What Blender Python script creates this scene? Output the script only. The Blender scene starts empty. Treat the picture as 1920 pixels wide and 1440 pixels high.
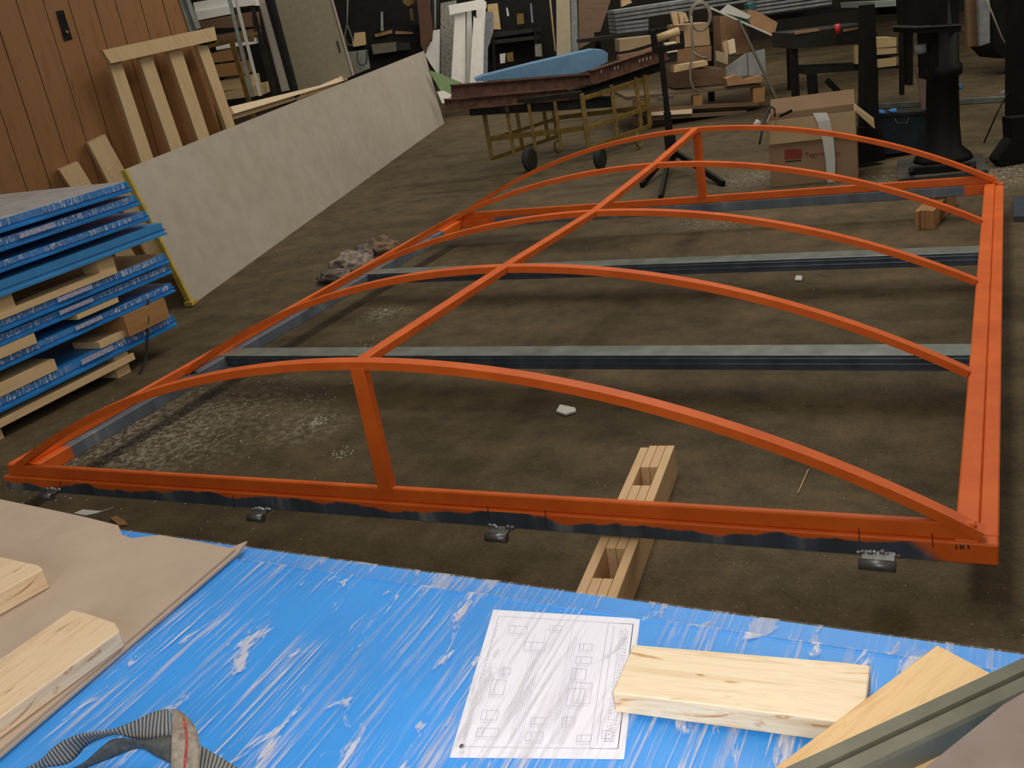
import bpy, bmesh, math, random
from mathutils import Vector, Matrix, noise
random.seed(7)
S = bpy.context.scene
COL = S.collection

# ------------------------------------------------------------------ camera
FPX = 1859.84
YAW, PITCH, ROLL = 0.4932057, 0.3633635, -0.1735011
CAMP = Vector((3.67247, -2.33031, 1.6))
RC = (Matrix.Rotation(YAW, 3, 'Z') @ Matrix.Rotation(math.pi/2 - PITCH, 3, 'X') @ Matrix.Rotation(ROLL, 3, 'Z'))
cd = bpy.data.cameras.new('camera'); cam = bpy.data.objects.new('camera', cd); COL.objects.link(cam)
cd.sensor_width = 36; cd.lens = FPX / 1920 * 36; cd.clip_start = 0.02; cd.clip_end = 200
cam.matrix_world = Matrix.Translation(CAMP) @ RC.to_4x4()
S.camera = cam

# ------------------------------------------------------------------ world, lights, exposure
S.view_settings.view_transform = 'Standard'; S.view_settings.look = 'None'
S.view_settings.gamma = 1; S.view_settings.use_curve_mapping = False
S.view_settings.exposure = 0.0
w = bpy.data.worlds.new('hall_light'); S.world = w; w.use_nodes = True
w.node_tree.nodes['Background'].inputs[0].default_value = (1.0, 0.93, 0.80, 1)
w.node_tree.nodes['Background'].inputs[1].default_value = 0.15

def area(name, loc, target, sx, sy, power, col):
    l = bpy.data.lights.new(name, 'AREA'); l.shape = 'RECTANGLE'; l.size = sx; l.size_y = sy
    l.energy = power; l.color = col
    o = bpy.data.objects.new(name, l); COL.objects.link(o); o.location = loc
    o.rotation_euler = (Vector(target) - Vector(loc)).to_track_quat('-Z', 'Y').to_euler()
    return o
# unseen soft overhead area lights, high above the frame
area('overhead_fill', (2.2, 3.0, 6.0), (2.2, 3.0, 0), 1.2, 9.0, 215, (1.0, 0.95, 0.86))
area('overhead_fill', (5.5, 6.5, 6.0), (-1.5, 7.0, 0), 1.2, 9.0, 190, (1.0, 0.95, 0.86))  # added, aimed across the hall to brighten the white sheet
area('overhead_fill', (-1.5, 8.0, 6.0), (-2.5, 8.0, 0), 1.2, 9.0, 80, (1.0, 0.95, 0.86))  # unseen strip, shifted back to brighten the sheet's far end
area('overhead_fill', (-2.0, 12.5, 6.0), (-5.5, 14.5, 0), 1.2, 9.0, 260, (1.0, 0.95, 0.86))  # added to brighten the white boards at the far end
# unseen soft cool area light from behind the camera
area('rear_soft_light', (4.5, -7.0, 3.2), (2.5, 2.0, 0.3), 4.0, 3.4, 150, (0.95, 0.97, 1.0))
# the camera's own flash
fl = bpy.data.lights.new('camera_flash', 'POINT'); fl.energy = 40; fl.shadow_soft_size = 0.025; fl.color = (1, 0.97, 0.92)
fo = bpy.data.objects.new('camera_flash', fl); COL.objects.link(fo)
fo.location = CAMP + RC @ Vector((0.03, 0.055, -0.02))

# ------------------------------------------------------------------ placing helpers
def ray(u, v): return RC @ Vector(((u - 960) / FPX, -(v - 720) / FPX, -1.0))
def P(u, v, z=0.0):
    d = ray(u, v); return CAMP + d * ((z - CAMP.z) / d.z)
def PX(u, v, x):
    d = ray(u, v); return CAMP + d * ((x - CAMP.x) / d.x)
def PY(u, v, y):
    d = ray(u, v); return CAMP + d * ((y - CAMP.y) / d.y)
HD = Vector((-math.sin(YAW), math.cos(YAW), 0)); RT = Vector((math.cos(YAW), math.sin(YAW), 0)); UP = Vector((0, 0, 1))
def on(u, v, pl):
    p0, n = pl; d = ray(u, v); return CAMP + d * ((p0 - CAMP).dot(n) / d.dot(n))
def F(D, rot=0.0):                      # upright plane facing the hall's front at depth D, turned by rot
    n = Matrix.Rotation(rot, 3, 'Z') @ HD
    return (CAMP + HD * D, -n)
def dep(u, v, z=0.0): return (P(u, v, z) - CAMP).dot(HD)

# ------------------------------------------------------------------ materials
MC = {}
def nodes(name):
    m = bpy.data.materials.new(name); m.use_nodes = True; nt = m.node_tree
    return m, nt, nt.nodes['Principled BSDF']
def N(nt, t, **k):
    n = nt.nodes.new(t)
    for a, b in k.items(): setattr(n, a, b)
    return n
def ramp(nt, src, stops):
    r = N(nt, 'ShaderNodeValToRGB'); e = r.color_ramp.elements
    while len(e) < len(stops): e.new(0.5)
    for i, (p, c) in enumerate(stops):
        e[i].position = p; e[i].color = (c[0], c[1], c[2], 1)
    nt.links.new(src, r.inputs[0]); return r.outputs[0]
def coords(nt, scale, kind='Object', rot=(0, 0, 0)):
    t = N(nt, 'ShaderNodeTexCoord'); mp = N(nt, 'ShaderNodeMapping')
    mp.inputs['Scale'].default_value = scale; mp.inputs['Rotation'].default_value = rot
    nt.links.new(t.outputs[kind], mp.inputs[0]); return mp.outputs[0]
def tex(nt, co, scale=5, detail=4, rough=0.55, dist=0.0):
    n = N(nt, 'ShaderNodeTexNoise'); n.inputs['Scale'].default_value = scale
    n.inputs['Detail'].default_value = detail; n.inputs['Roughness'].default_value = rough
    n.inputs['Distortion'].default_value = dist
    if co is not None: nt.links.new(co, n.inputs['Vector'])
    return n.outputs[0]
def bump(nt, b, h, s=0.3, d=0.01):
    n = N(nt, 'ShaderNodeBump'); n.inputs['Strength'].default_value = s; n.inputs['Distance'].default_value = d
    nt.links.new(h, n.inputs['Height']); nt.links.new(n.outputs[0], b.inputs['Normal'])
def plain(name, c, rough=0.6, metal=0.0, var=0.15, sc=8, bs=0.1, spec=0.5):
    if name in MC: return MC[name]
    m, nt, b = nodes(name)
    t = tex(nt, coords(nt, (1, 1, 1)), sc, 5)
    lo = [x * (1 - var) for x in c]; hi = [min(1, x * (1 + var)) for x in c]
    nt.links.new(ramp(nt, t, [(0.3, lo), (0.7, hi)]), b.inputs['Base Color'])
    b.inputs['Roughness'].default_value = rough; b.inputs['Metallic'].default_value = metal
    b.inputs['Specular IOR Level'].default_value = spec
    if bs: bump(nt, b, t, bs, 0.005)
    MC[name] = m; return m
def wood(name, c1, c2, c3=None, rough=0.6, s=1.0):
    if name in MC: return MC[name]
    m, nt, b = nodes(name)
    info = N(nt, 'ShaderNodeObjectInfo'); add = N(nt, 'ShaderNodeVectorMath', operation='ADD')
    co = coords(nt, (1.1 * s, 11 * s, 11 * s)); nt.links.new(co, add.inputs[0])
    sc = N(nt, 'ShaderNodeVectorMath', operation='SCALE'); sc.inputs['Scale'].default_value = 37
    cmb = N(nt, 'ShaderNodeCombineXYZ'); nt.links.new(info.outputs['Random'], cmb.inputs[0]); nt.links.new(info.outputs['Random'], cmb.inputs[1])
    nt.links.new(cmb.outputs[0], sc.inputs[0]); nt.links.new(sc.outputs[0], add.inputs[1])
    t = tex(nt, add.outputs[0], 2.2, 6, 0.6, 1.2)
    nt.links.new(ramp(nt, t, [(0.25, c1), (0.5, c2), (0.62, c2), (0.78, c3 or c1)]), b.inputs['Base Color'])
    b.inputs['Roughness'].default_value = rough
    bump(nt, b, t, 0.15, 0.004)
    MC[name] = m; return m

M_PINE = wood('fresh_pine', (0.48, 0.32, 0.155), (0.60, 0.42, 0.22), (0.36, 0.20, 0.085))
M_PINEL = wood('pale_pine', (0.74, 0.53, 0.31), (0.86, 0.68, 0.45), (0.50, 0.22, 0.07))
def knotty(name, c1, c2, c3, s=1.0):
    m, nt, b = nodes(name)
    t = tex(nt, coords(nt, (2.2 * s, 30 * s, 30 * s)), 1.6, 6, 0.62, 1.6); t2 = tex(nt, coords(nt, (4 * s, 16 * s, 16 * s)), 1.8, 3, 0.5, 2.5)
    mx = N(nt, 'ShaderNodeMix', data_type='RGBA', blend_type='MULTIPLY'); mx.inputs[0].default_value = 1
    nt.links.new(ramp(nt, t, [(0.30, c1), (0.48, c2), (0.60, c1), (0.70, c2)]), mx.inputs[6])
    nt.links.new(ramp(nt, t2, [(0.62, (1, 1, 1)), (0.70, c3), (0.76, (1, 1, 1))]), mx.inputs[7])
    nt.links.new(mx.outputs[2], b.inputs['Base Color']); b.inputs['Roughness'].default_value = .55; bump(nt, b, t, .2, .003)
    return m
M_KNOT = knotty('knotty_pine', (0.76, 0.56, 0.34), (0.90, 0.74, 0.52), (0.66, 0.42, 0.22))
M_KNOT2 = knotty('pinkish_pine', (0.68, 0.47, 0.28), (0.80, 0.60, 0.39), (0.6, 0.42, 0.26))
M_LATH = wood('orange_tinted_pine', (0.60, 0.37, 0.17), (0.70, 0.46, 0.24), (0.45, 0.24, 0.09))
M_OLDP = wood('old_pallet_wood', (0.085, 0.055, 0.028), (0.14, 0.09, 0.045), (0.05, 0.032, 0.016))
M_PINED = wood('dull_pine', (0.40, 0.27, 0.12), (0.52, 0.37, 0.18), (0.30, 0.18, 0.08))
M_GATE = wood('brown_gate_wood', (0.20, 0.084, 0.022), (0.27, 0.120, 0.034), (0.09, 0.034, 0.010), 0.55, 0.7)
M_BLOCK = wood('orange_block_wood', (0.26, 0.125, 0.04), (0.34, 0.17, 0.06), (0.18, 0.075, 0.02))
M_BOARDD = wood('dark_board', (0.10, 0.055, 0.03), (0.16, 0.09, 0.045), (0.06, 0.03, 0.015))
M_WHITEB = plain('white_board', (0.82, 0.79, 0.73), 0.5, var=0.06)
M_PANEL = None
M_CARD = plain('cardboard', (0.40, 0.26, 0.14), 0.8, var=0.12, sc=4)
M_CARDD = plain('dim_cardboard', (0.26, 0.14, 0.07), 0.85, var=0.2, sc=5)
M_DARK = plain('black_iron', (0.0075, 0.0065, 0.005), 0.6, 0.0, var=0.4, spec=0.18)
M_DARK2 = plain('dark_greasy_steel', (0.018, 0.016, 0.012), 0.55, 0.0, var=0.4, spec=0.25)
M_RUST = plain('rusty_steel', (0.095, 0.042, 0.024), 0.75, 0.2, var=0.5, sc=14, bs=0.4)
M_YEL = plain('worn_yellow_paint', (0.145, 0.088, 0.010), 0.6, var=0.35, sc=16)
M_GALV = plain('galvanized_steel', (0.24, 0.27, 0.24), 0.38, 0.65, var=0.25, sc=10)
M_GALVS = plain('blue_grey_steel_side', (0.075, 0.095, 0.12), 0.4, 0.5, var=0.3, sc=12)
M_BLUE = plain('blue_door_paint', (0.022, 0.31, 0.86), 0.42, var=0.12, sc=3, bs=0)
M_BLUED = plain('blue_panel_skin', (0.015, 0.165, 0.44), 0.35, var=0.25, sc=5, bs=0)
M_BLUEL = plain('light_blue_skin', (0.035, 0.20, 0.43), 0.45, var=0.12, sc=5, bs=0)
M_STEELN = plain('bare_steel', (0.16, 0.16, 0.16), 0.4, 0.7, var=0.3, sc=20)
M_WELD = plain('weld_bead', (0.30, 0.30, 0.31), 0.3, 0.9, var=0.5, sc=60, bs=0.9)
M_INK = plain('black_marker', (0.01, 0.01, 0.012), 0.7, var=0)
M_FOAM = plain('blue_foam', (0.115, 0.235, 0.36), 0.8, var=0.12)
M_GREEN = plain('pale_green_board', (0.20, 0.29, 0.13), 0.7, var=0.12)
M_CONC = plain('speckled_slab', (0.24, 0.23, 0.19), 0.8, var=0.4, sc=22)
M_BROWNP = plain('brown_column_paint', (0.085, 0.03, 0.012), 0.6, var=0.3)
M_RUBBER = plain('black_rubber', (0.015, 0.015, 0.016), 0.8, var=0.3)
M_RED = plain('red_can_paint', (0.55, 0.03, 0.03), 0.35, var=0.1)
M_TAPE = plain('white_tape', (0.55, 0.53, 0.47), 0.6, var=0.05)
M_CORD = plain('grey_cable_sheath', (0.20, 0.18, 0.13), 0.6, var=0.2)
M_LABEL = plain('printed_label', (0.34, 0.34, 0.46), 0.4, var=0.45, sc=70, bs=0)
M_CLOTH = plain('dirty_rag', (0.13, 0.10, 0.08), 0.95, var=0.7, sc=14, bs=0.5)
M_YTAPE = plain('yellow_edge_trim', (0.42, 0.31, 0.04), 0.6, var=0.25)
M_TEAL = plain('teal_plastic', (0.03, 0.13, 0.13), 0.5, var=0.2)
M_GREYP = plain('grey_pack_board', (0.19, 0.20, 0.20), 0.6, var=0.3, sc=12)
M_CHALK = plain('chalk', (0.45, 0.42, 0.38), 0.9, var=0.1)

def orange(name, gray=False, mode=None):
    """orange primer; gray=True leaves bare steel below a ragged spray edge"""
    m, nt, b = nodes(name)
    t = tex(nt, coords(nt, (1, 1, 1)), 7, 5)
    oc = ramp(nt, t, [(0.3, (0.60, 0.098, 0.010)), (0.7, (0.74, 0.138, 0.016))])
    b.inputs['Roughness'].default_value = 0.5; b.inputs['Specular IOR Level'].default_value = 0.3
    if not gray:
        nt.links.new(oc, b.inputs['Base Color']); return m
    geo = N(nt, 'ShaderNodeNewGeometry'); sep = N(nt, 'ShaderNodeSeparateXYZ'); nt.links.new(geo.outputs['Position'], sep.inputs[0])
    mp = N(nt, 'ShaderNodeMapping'); mp.inputs['Scale'].default_value = (3.0, 3.0, 0.6); nt.links.new(geo.outputs['Position'], mp.inputs[0])
    n2 = tex(nt, mp.outputs[0], 1.5, 6, 0.5)
    gcol = ramp(nt, tex(nt, mp.outputs[0], 3, 3), [(0.3, (0.035, 0.042, 0.05)), (0.56, (0.062, 0.082, 0.11)), (0.72, (0.22, 0.22, 0.21))])
    if mode != 'near': gcol = ramp(nt, tex(nt, mp.outputs[0], 3, 3), [(0.3, (0.085, 0.095, 0.11)), (0.6, (0.13, 0.15, 0.18)), (0.75, (0.24, 0.25, 0.25))])
    def math_(op, a, bb, clamp=False):
        q = N(nt, 'ShaderNodeMath', operation=op); q.use_clamp = clamp
        for i, x in enumerate((a, bb)):
            if isinstance(x, (int, float)): q.inputs[i].default_value = x
            else: nt.links.new(x, q.inputs[i])
        return q.outputs[0]
    if mode == 'near':      # orange above, steel below: boundary wanders with x
        e = math_('SUBTRACT', math_('ADD', sep.outputs[2], math_('MULTIPLY', n2, 0.11)), 0.212)
        f = math_('MULTIPLY', e, 160, True)
        e2 = math_('MULTIPLY', math_('SUBTRACT', math_('ADD', sep.outputs[0], math_('MULTIPLY', sep.outputs[2], 1.2)), 3.66), 20, True)
        f = math_('MAXIMUM', f, e2)
        sn = N(nt, 'ShaderNodeSeparateXYZ'); nt.links.new(geo.outputs['Normal'], sn.inputs[0])
        f = math_('MAXIMUM', f, math_('GREATER_THAN', sn.outputs[2], 0.3))
    else:                   # orange only at the two ends of the member (axis 0 or 1)
        ax, lo, hi = mode
        e = math_('MULTIPLY', math_('SUBTRACT', lo, math_('ADD', sep.outputs[ax], math_('MULTIPLY', n2, 0.1))), 40, True)
        e2 = math_('MULTIPLY', math_('SUBTRACT', math_('ADD', sep.outputs[ax], math_('MULTIPLY', n2, 0.1)), hi), 40, True)
        f = math_('MAXIMUM', e, e2)
    mx = N(nt, 'ShaderNodeMix', data_type='RGBA'); nt.links.new(f, mx.inputs[0]); nt.links.new(gcol, mx.inputs[6]); nt.links.new(oc, mx.inputs[7])
    nt.links.new(mx.outputs[2], b.inputs['Base Color'])
    return m
M_OR = orange('orange_primer')
M_ORN = orange('orange_primer_over_steel_front', True, 'near')
M_ORL = orange('steel_rail_with_orange_ends', True, (1, 0.30, 3.72))
M_ORF = orange('steel_far_rail_with_orange_ends', True, (0, 0.42, 3.50))

# floor: stained brown concrete
def floor_mat():
    m, nt, b = nodes('stained_concrete')
    co = coords(nt, (1, 1, 1))
    a = tex(nt, co, 0.55, 6, 0.62, 0.4); c = tex(nt, co, 4.5, 9, 0.76); d = tex(nt, co, 75, 4, 0.8)
    col = ramp(nt, a, [(0.28, (0.060, 0.042, 0.021)), (0.5, (0.094, 0.069, 0.036)), (0.72, (0.126, 0.094, 0.051))])
    cm = ramp(nt, c, [(0.33, (0.58, 0.57, 0.56)), (0.5, (1, 1, 1)), (0.66, (1.35, 1.3, 1.2))])
    mu = N(nt, 'ShaderNodeMix', data_type='RGBA', blend_type='MULTIPLY'); mu.inputs[0].default_value = 1
    nt.links.new(col, mu.inputs[6]); nt.links.new(cm, mu.inputs[7])
    mu2 = N(nt, 'ShaderNodeMix', data_type='RGBA', blend_type='MULTIPLY'); mu2.inputs[0].default_value = 1
    nt.links.new(mu.outputs[2], mu2.inputs[6]); nt.links.new(ramp(nt, d, [(0.35, (0.78, 0.78, 0.8)), (0.65, (1.2, 1.18, 1.15))]), mu2.inputs[7])
    # dark worn drag lanes
    st = tex(nt, coords(nt, (0.35, 1.5, 1), rot=(0, 0, -0.2)), 1.1, 4, 0.5)
    mu3 = N(nt, 'ShaderNodeMix', data_type='RGBA', blend_type='MULTIPLY'); mu3.inputs[0].default_value = 1
    nt.links.new(mu2.outputs[2], mu3.inputs[6]); nt.links.new(ramp(nt, st, [(0.34, (0.55, 0.54, 0.52)), (0.46, (1, 1, 1))]), mu3.inputs[7])
    # dusty whitish patches (plaster and saw dust), two places on the floor
    prev = mu3.outputs[2]
    geo = N(nt, 'ShaderNodeNewGeometry')
    for (cx, cy, rx, ry, k) in DUST:
        mp = N(nt, 'ShaderNodeMapping'); mp.vector_type = 'POINT'
        mp.inputs['Location'].default_value = (-cx / rx, -cy / ry, 0); mp.inputs['Scale'].default_value = (1 / rx, 1 / ry, 0)
        nt.links.new(geo.outputs['Position'], mp.inputs[0])
        ln = N(nt, 'ShaderNodeVectorMath', operation='LENGTH'); nt.links.new(mp.outputs[0], ln.inputs[0])
        mr = N(nt, 'ShaderNodeMapRange'); mr.inputs[1].default_value = 1.0; mr.inputs[2].default_value = 0.1; mr.inputs[4].default_value = k
        nt.links.new(ln.outputs['Value'], mr.inputs[0])
        sp = ramp(nt, tex(nt, co, 26, 7, 0.72), [(0.46, (0, 0, 0)), (0.72, (1, 1, 1))])
        q = N(nt, 'ShaderNodeMath', operation='MULTIPLY'); nt.links.new(mr.outputs[0], q.inputs[0]); nt.links.new(sp, q.inputs[1])
        mx = N(nt, 'ShaderNodeMix', data_type='RGBA'); nt.links.new(q.outputs[0], mx.inputs[0]); nt.links.new(prev, mx.inputs[6])
        mx.inputs[7].default_value = (0.42, 0.38, 0.31, 1); prev = mx.outputs[2]
    nt.links.new(prev, b.inputs['Base Color'])
    b.inputs['Roughness'].default_value = 0.78; b.inputs['Specular IOR Level'].default_value = 0.2
    bump(nt, b, c, 0.25, 0.01)
    return m
def d2(u, v): p = P(u, v); return p.x, p.y
DUST = [(*d2(330, 800), 0.85, 0.75, 0.75), (*d2(230, 840), 0.55, 0.5, 0.7), (*d2(720, 590), 0.22, 0.25, 0.7), (*d2(580, 800), 0.25, 0.25, 0.7),
        (*d2(1410, 335), 0.45, 0.5, 0.9), (*d2(1340, 420), 0.45, 0.25, 0.6), (*d2(1680, 340), 0.6, 0.5, 0.6), (*d2(1850, 330), 0.5, 0.6, 0.7)]
M_FLOOR = floor_mat()

# ------------------------------------------------------------------ object helpers
WM = {}
def thing(name, label, cat, loc, group=None):
    o = bpy.data.objects.new(name, None); COL.objects.link(o); o.empty_display_size = 0.1
    o.location = loc; WM[o] = Matrix.Translation(Vector(loc)); o['label'] = label; o['category'] = cat
    if group: o['group'] = group
    return o
def tag(o, label, cat, group=None, kind=None):
    o['label'] = label; o['category'] = cat
    if group: o['group'] = group
    if kind: o['kind'] = kind
    return o
def link(name, me, mat, parent, mw):
    o = bpy.data.objects.new(name, me); COL.objects.link(o)
    if mat and not me.materials: me.materials.append(mat)
    WM[o] = mw
    if parent is not None:
        o.parent = parent; o.matrix_basis = WM[parent].inverted() @ mw
    else: o.matrix_basis = mw
    return o
def frame_of(o, x, zhint):
    x = x.normalized(); y = zhint.cross(x).normalized(); z = x.cross(y)
    m = Matrix((x, y, z)).transposed().to_4x4(); m.translation = o; return m
def boxmesh(lx, ly, lz, bev=0.0, x0=0.0):
    bm = bmesh.new(); bmesh.ops.create_cube(bm, size=1)
    for v in bm.verts: v.co = Vector(((v.co.x + 0.5) * lx + x0, v.co.y * ly, v.co.z * lz))
    if bev: bmesh.ops.bevel(bm, geom=list(bm.edges), offset=bev, segments=1, affect='EDGES')
    me = bpy.data.meshes.new('m'); bm.to_mesh(me); bm.free(); return me
def beam(name, p0, p1, w, h, mat, parent=None, up=UP, bev=0.0015, off=(0, 0)):
    """box from p0 to p1 (centre line), w sideways, h along up"""
    p0 = Vector(p0); p1 = Vector(p1); d = p1 - p0
    mw = frame_of(p0, d, Vector(up)); L = d.length
    mw = mw @ Matrix.Translation((0, off[0], off[1]))
    return link(name, boxmesh(L, w, h, min(bev, w/4, h/4)), mat, parent, mw)
def extr(name, pts, vec, mat, parent=None, origin=None, xdir=None, jag=0):
    """prism: polygon pts (world) extruded by vec; local x along the first edge"""
    pts = [Vector(p) for p in pts]; vec = Vector(vec)
    o = pts[0] if origin is None else Vector(origin)
    xd = (pts[1] - pts[0]) if xdir is None else Vector(xdir)
    n = Vector((0, 0, 0))
    for i in range(len(pts)): n += (pts[i] - o).cross(pts[(i + 1) % len(pts)] - o)
    mw = frame_of(o, xd, n if n.length > 1e-9 else UP); inv = mw.inverted()
    a = [inv @ p for p in pts]; bq = [inv @ (p + vec) for p in pts]; k = len(pts)
    fs = [list(range(k)), list(range(2 * k - 1, k - 1, -1))] + [[i, k + i, k + (i + 1) % k, (i + 1) % k] for i in range(k)]
    me = bpy.data.meshes.new('m'); me.from_pydata([tuple(p) for p in a + bq], [], fs)
    bm = bmesh.new(); bm.from_mesh(me); bmesh.ops.recalc_face_normals(bm, faces=bm.faces); bm.to_mesh(me); bm.free()
    return link(name, me, mat, parent, mw)
def slab(name, px, pl, th, mat, parent=None, rot=0):
    """board whose near face stands on plane pl, traced at its corners; th metres thick, going back"""
    pts = [on(u, v, pl) for u, v in px]
    n = pl[1]; 
    if n.dot(CAMP - pts[0]) > 0: n = -n
    return extr(name, pts, n.normalized() * th, mat, parent)
def flat(name, px, z, th, mat, parent=None):
    """board lying level with its top at z; th thick downwards"""
    return extr(name, [P(u, v, z) for u, v in px], (0, 0, -th), mat, parent)
def tube(name, pts, r, mat, parent=None, seg=6, closed=False, smooth=True):
    pts = [Vector(p) for p in pts]; n = len(pts); o = pts[0]; V = []; Fc = []
    prev = None
    for i, p in enumerate(pts):
        t = (pts[(i + 1) % n] - pts[i - 1]) if closed else (pts[min(n - 1, i + 1)] - pts[max(0, i - 1)])
        t.normalize()
        a = (prev if prev else (UP if abs(t.z) < 0.9 else Vector((1, 0, 0))))
        s = a - t * a.dot(t); s.normalize(); prev = s; q = t.cross(s)
        rr = r[i] if isinstance(r, (list, tuple)) else r
        for k in range(seg):
            A = 2 * math.pi * k / seg; V.append(tuple(p - o + (s * math.cos(A) + q * math.sin(A)) * rr))
    m = n if closed else n - 1
    for i in range(m):
        for k in range(seg):
            a0 = i * seg + k; a1 = i * seg + (k + 1) % seg; b0 = ((i + 1) % n) * seg + k; b1 = ((i + 1) % n) * seg + (k + 1) % seg
            Fc.append((a0, a1, b1, b0))
    if not closed: Fc += [tuple(range(seg))[::-1], tuple(range((n - 1) * seg, n * seg))]
    me = bpy.data.meshes.new('m'); me.from_pydata(V, [], Fc)
    if smooth:
        for f in me.polygons: f.use_smooth = len(f.vertices) == 4
    return link(name, me, mat, parent, Matrix.Translation(o))
def section(name, prof, p0, p1, mat, parent=None, up=UP):
    """profile (list of (side, up)) swept from p0 to p1"""
    p0 = Vector(p0); p1 = Vector(p1); mw = frame_of(p0, p1 - p0, Vector(up)); L = (p1 - p0).length; k = len(prof)
    V = [(0, a, b) for a, b in prof] + [(L, a, b) for a, b in prof]
    fs = [list(range(k)), list(range(2 * k - 1, k - 1, -1))] + [[i, k + i, k + (i + 1) % k, (i + 1) % k] for i in range(k)]
    me = bpy.data.meshes.new('m'); me.from_pydata(V, [], fs)
    bm = bmesh.new(); bm.from_mesh(me); bmesh.ops.recalc_face_normals(bm, faces=bm.faces); bm.to_mesh(me); bm.free()
    return link(name, me, mat, parent, mw)
def lerp(a, b, t): return Vector(a) * (1 - t) + Vector(b) * t

# ------------------------------------------------------------------ the hall
fm = bpy.data.meshes.new('m'); fm.from_pydata([(-16, -6, 0), (12, -6, 0), (12, 20, 0), (-16, 20, 0)], [], [(0, 1, 2, 3)])
fo_ = link('floor', fm, M_FLOOR, None, Matrix.Identity(4)); fo_['kind'] = 'structure'; fo_['label'] = 'brown stained concrete hall floor'
M_WALL = plain('dark_hall_wall', (0.02, 0.016, 0.011), 0.9, var=0.3, sc=1.5)  # near-black walls close off the hall
for nm, a, b in (('wall_back', (-16, 20), (12, 20)), ('wall_left', (-16, -6), (-16, 20)), ('wall_right', (12, 20), (12, -6))):
    a = Vector((*a, 0)); b = Vector((*b, 0)); n = (b - a).cross(UP).normalized()
    o = extr(nm, [a, b, b + UP * 4.5, a + UP * 4.5], -n * 0.3 if nm != 'wall_left' else -n * 0.3, M_WALL); o['kind'] = 'structure'

# ------------------------------------------------------------------ orange bowed frame on the floor
W_, L_ = 3.676, 4.03
ZB, Z1, Z2, HA = 0.118, 0.178, 0.226, 0.388
fr = thing('orange_frame', 'large orange bowed steel gate frame lying flat across the hall floor', 'frame', (1.85, 2.0, 0.11))
NLc, NRc, FRc, FLc = P(5, 893, Z1), P(1873, 1023, Z1), P(1882, 343, Z1), None
W_ = NRc.x; FLc = Vector((0.03, L_, Z1))
def rail(name, a, b, w, z0, z1, mat, off):
    a = Vector((a[0], a[1], (z0 + z1) / 2)); b = Vector((b[0], b[1], (z0 + z1) / 2))
    return beam(name, a, b, w, z1 - z0, mat, fr, bev=0.004, off=(off, 0))
nx, ny = NLc.x, NLc.y
# bottom rails (outer edge through the corner points)
rail('bottom_rail', (nx, ny), (NRc.x, NRc.y), 0.045, ZB, Z1, M_ORN, 0.0225)['label'] = 'near rail, orange over bare steel'
rail('bottom_rail', (NRc.x, NRc.y + .0455), (FRc.x, FRc.y - .045), 0.045, ZB, Z1, M_OR, 0.0225)
rail('bottom_rail', (FRc.x, L_ + .001), (FLc.x, L_ + .001), 0.045, ZB, Z1, M_ORF, 0.0225)['label'] = 'far rail, bare steel'
rail('bottom_rail', (FLc.x, FLc.y - .045), (nx, ny + .0455), 0.075, ZB, Z1, M_ORL, 0.0375)['label'] = 'left rail, bare steel'
# upper bars: near, far, left thin on top; the right one a second tube inside the first
e = 0.012
rail('upper_bar', (nx + .03, ny + e), (NRc.x - .05, NRc.y + e), 0.022, Z1, Z2, M_OR, 0.011)
rail('upper_bar', (FRc.x - .05, L_ - e), (FLc.x + .03, L_ - e), 0.022, Z1, Z2, M_OR, 0.011)
rail('upper_bar', (FLc.x + .012, L_ - .03), (nx + .012, ny + .03), 0.022, Z1, Z2 - .004, M_OR, 0.011)
rail('upper_bar', (NRc.x - .0455, NRc.y + .004), (FRc.x - .0455, FRc.y), 0.055, ZB + .02, Z1 + .006, M_OR, 0.0275)
def xl(y): return nx + (FLc.x - nx) * (y - ny) / (L_ - ny)
def xr(y): return NRc.x + (FRc.x - NRc.x) * (y - NRc.y) / (FRc.y - NRc.y)
def arch(y0l, y0r, xa, xb, za, zb, zt, wy=0.042, th=0.026, name='curved_rib'):
    """rectangular bar bent to an arc: top surface from (xa,za) over zt to (xb,zb)"""
    n = 48; V = []; Fc = []
    for i in range(n + 1):
        t = i / n; s = 2 * t - 1
        x = xa + (xb - xa) * t; y = y0l + (y0r - y0l) * t
        c = (xb - xa) / 2; h = zt - (za + zb) / 2; R = (c * c + h * h) / (2 * h)
        z = math.sqrt(max(0, R * R - (s * c) ** 2)) - (R - h) + za + (zb - za) * t
        nx_ = s * c / R; nz_ = math.sqrt(1 - nx_ * nx_)
        for (a, b) in ((0, 0), (wy, 0), (wy, 1), (0, 1)):
            V.append((x - nx_ * th * b, y + a, z - nz_ * th * b))
    for i in range(n):
        for k in range(4):
            a0 = i * 4 + k; a1 = i * 4 + (k + 1) % 4; Fc.append((a0, a0 + 4, a1 + 4, a1))
    Fc += [(0, 1, 2, 3), (n * 4 + 3, n * 4 + 2, n * 4 + 1, n * 4)]
    me = bpy.data.meshes.new('m'); me.from_pydata(V, [], Fc)
    bm = bmesh.new(); bm.from_mesh(me); bmesh.ops.recalc_face_normals(bm, faces=bm.faces)
    bmesh.ops.translate(bm, verts=bm.verts, vec=-Vector((xa, y0l, za))); bm.to_mesh(me); bm.free()
    return link(name, me, M_OR, fr, Matrix.Translation((xa, y0l, za)))
XM = (nx + W_) / 2 + 0.02
ribs = []
APX = [(640, 697), (905, 526), (1105, 400), (1214, 315), (1290, 249)]
RY = [ny + .012, 1.02, 2.02, 3.03, L_ - .054]
RRp = [None, (1826, 701), (1838, 529), (1846, 415), None]
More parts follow.
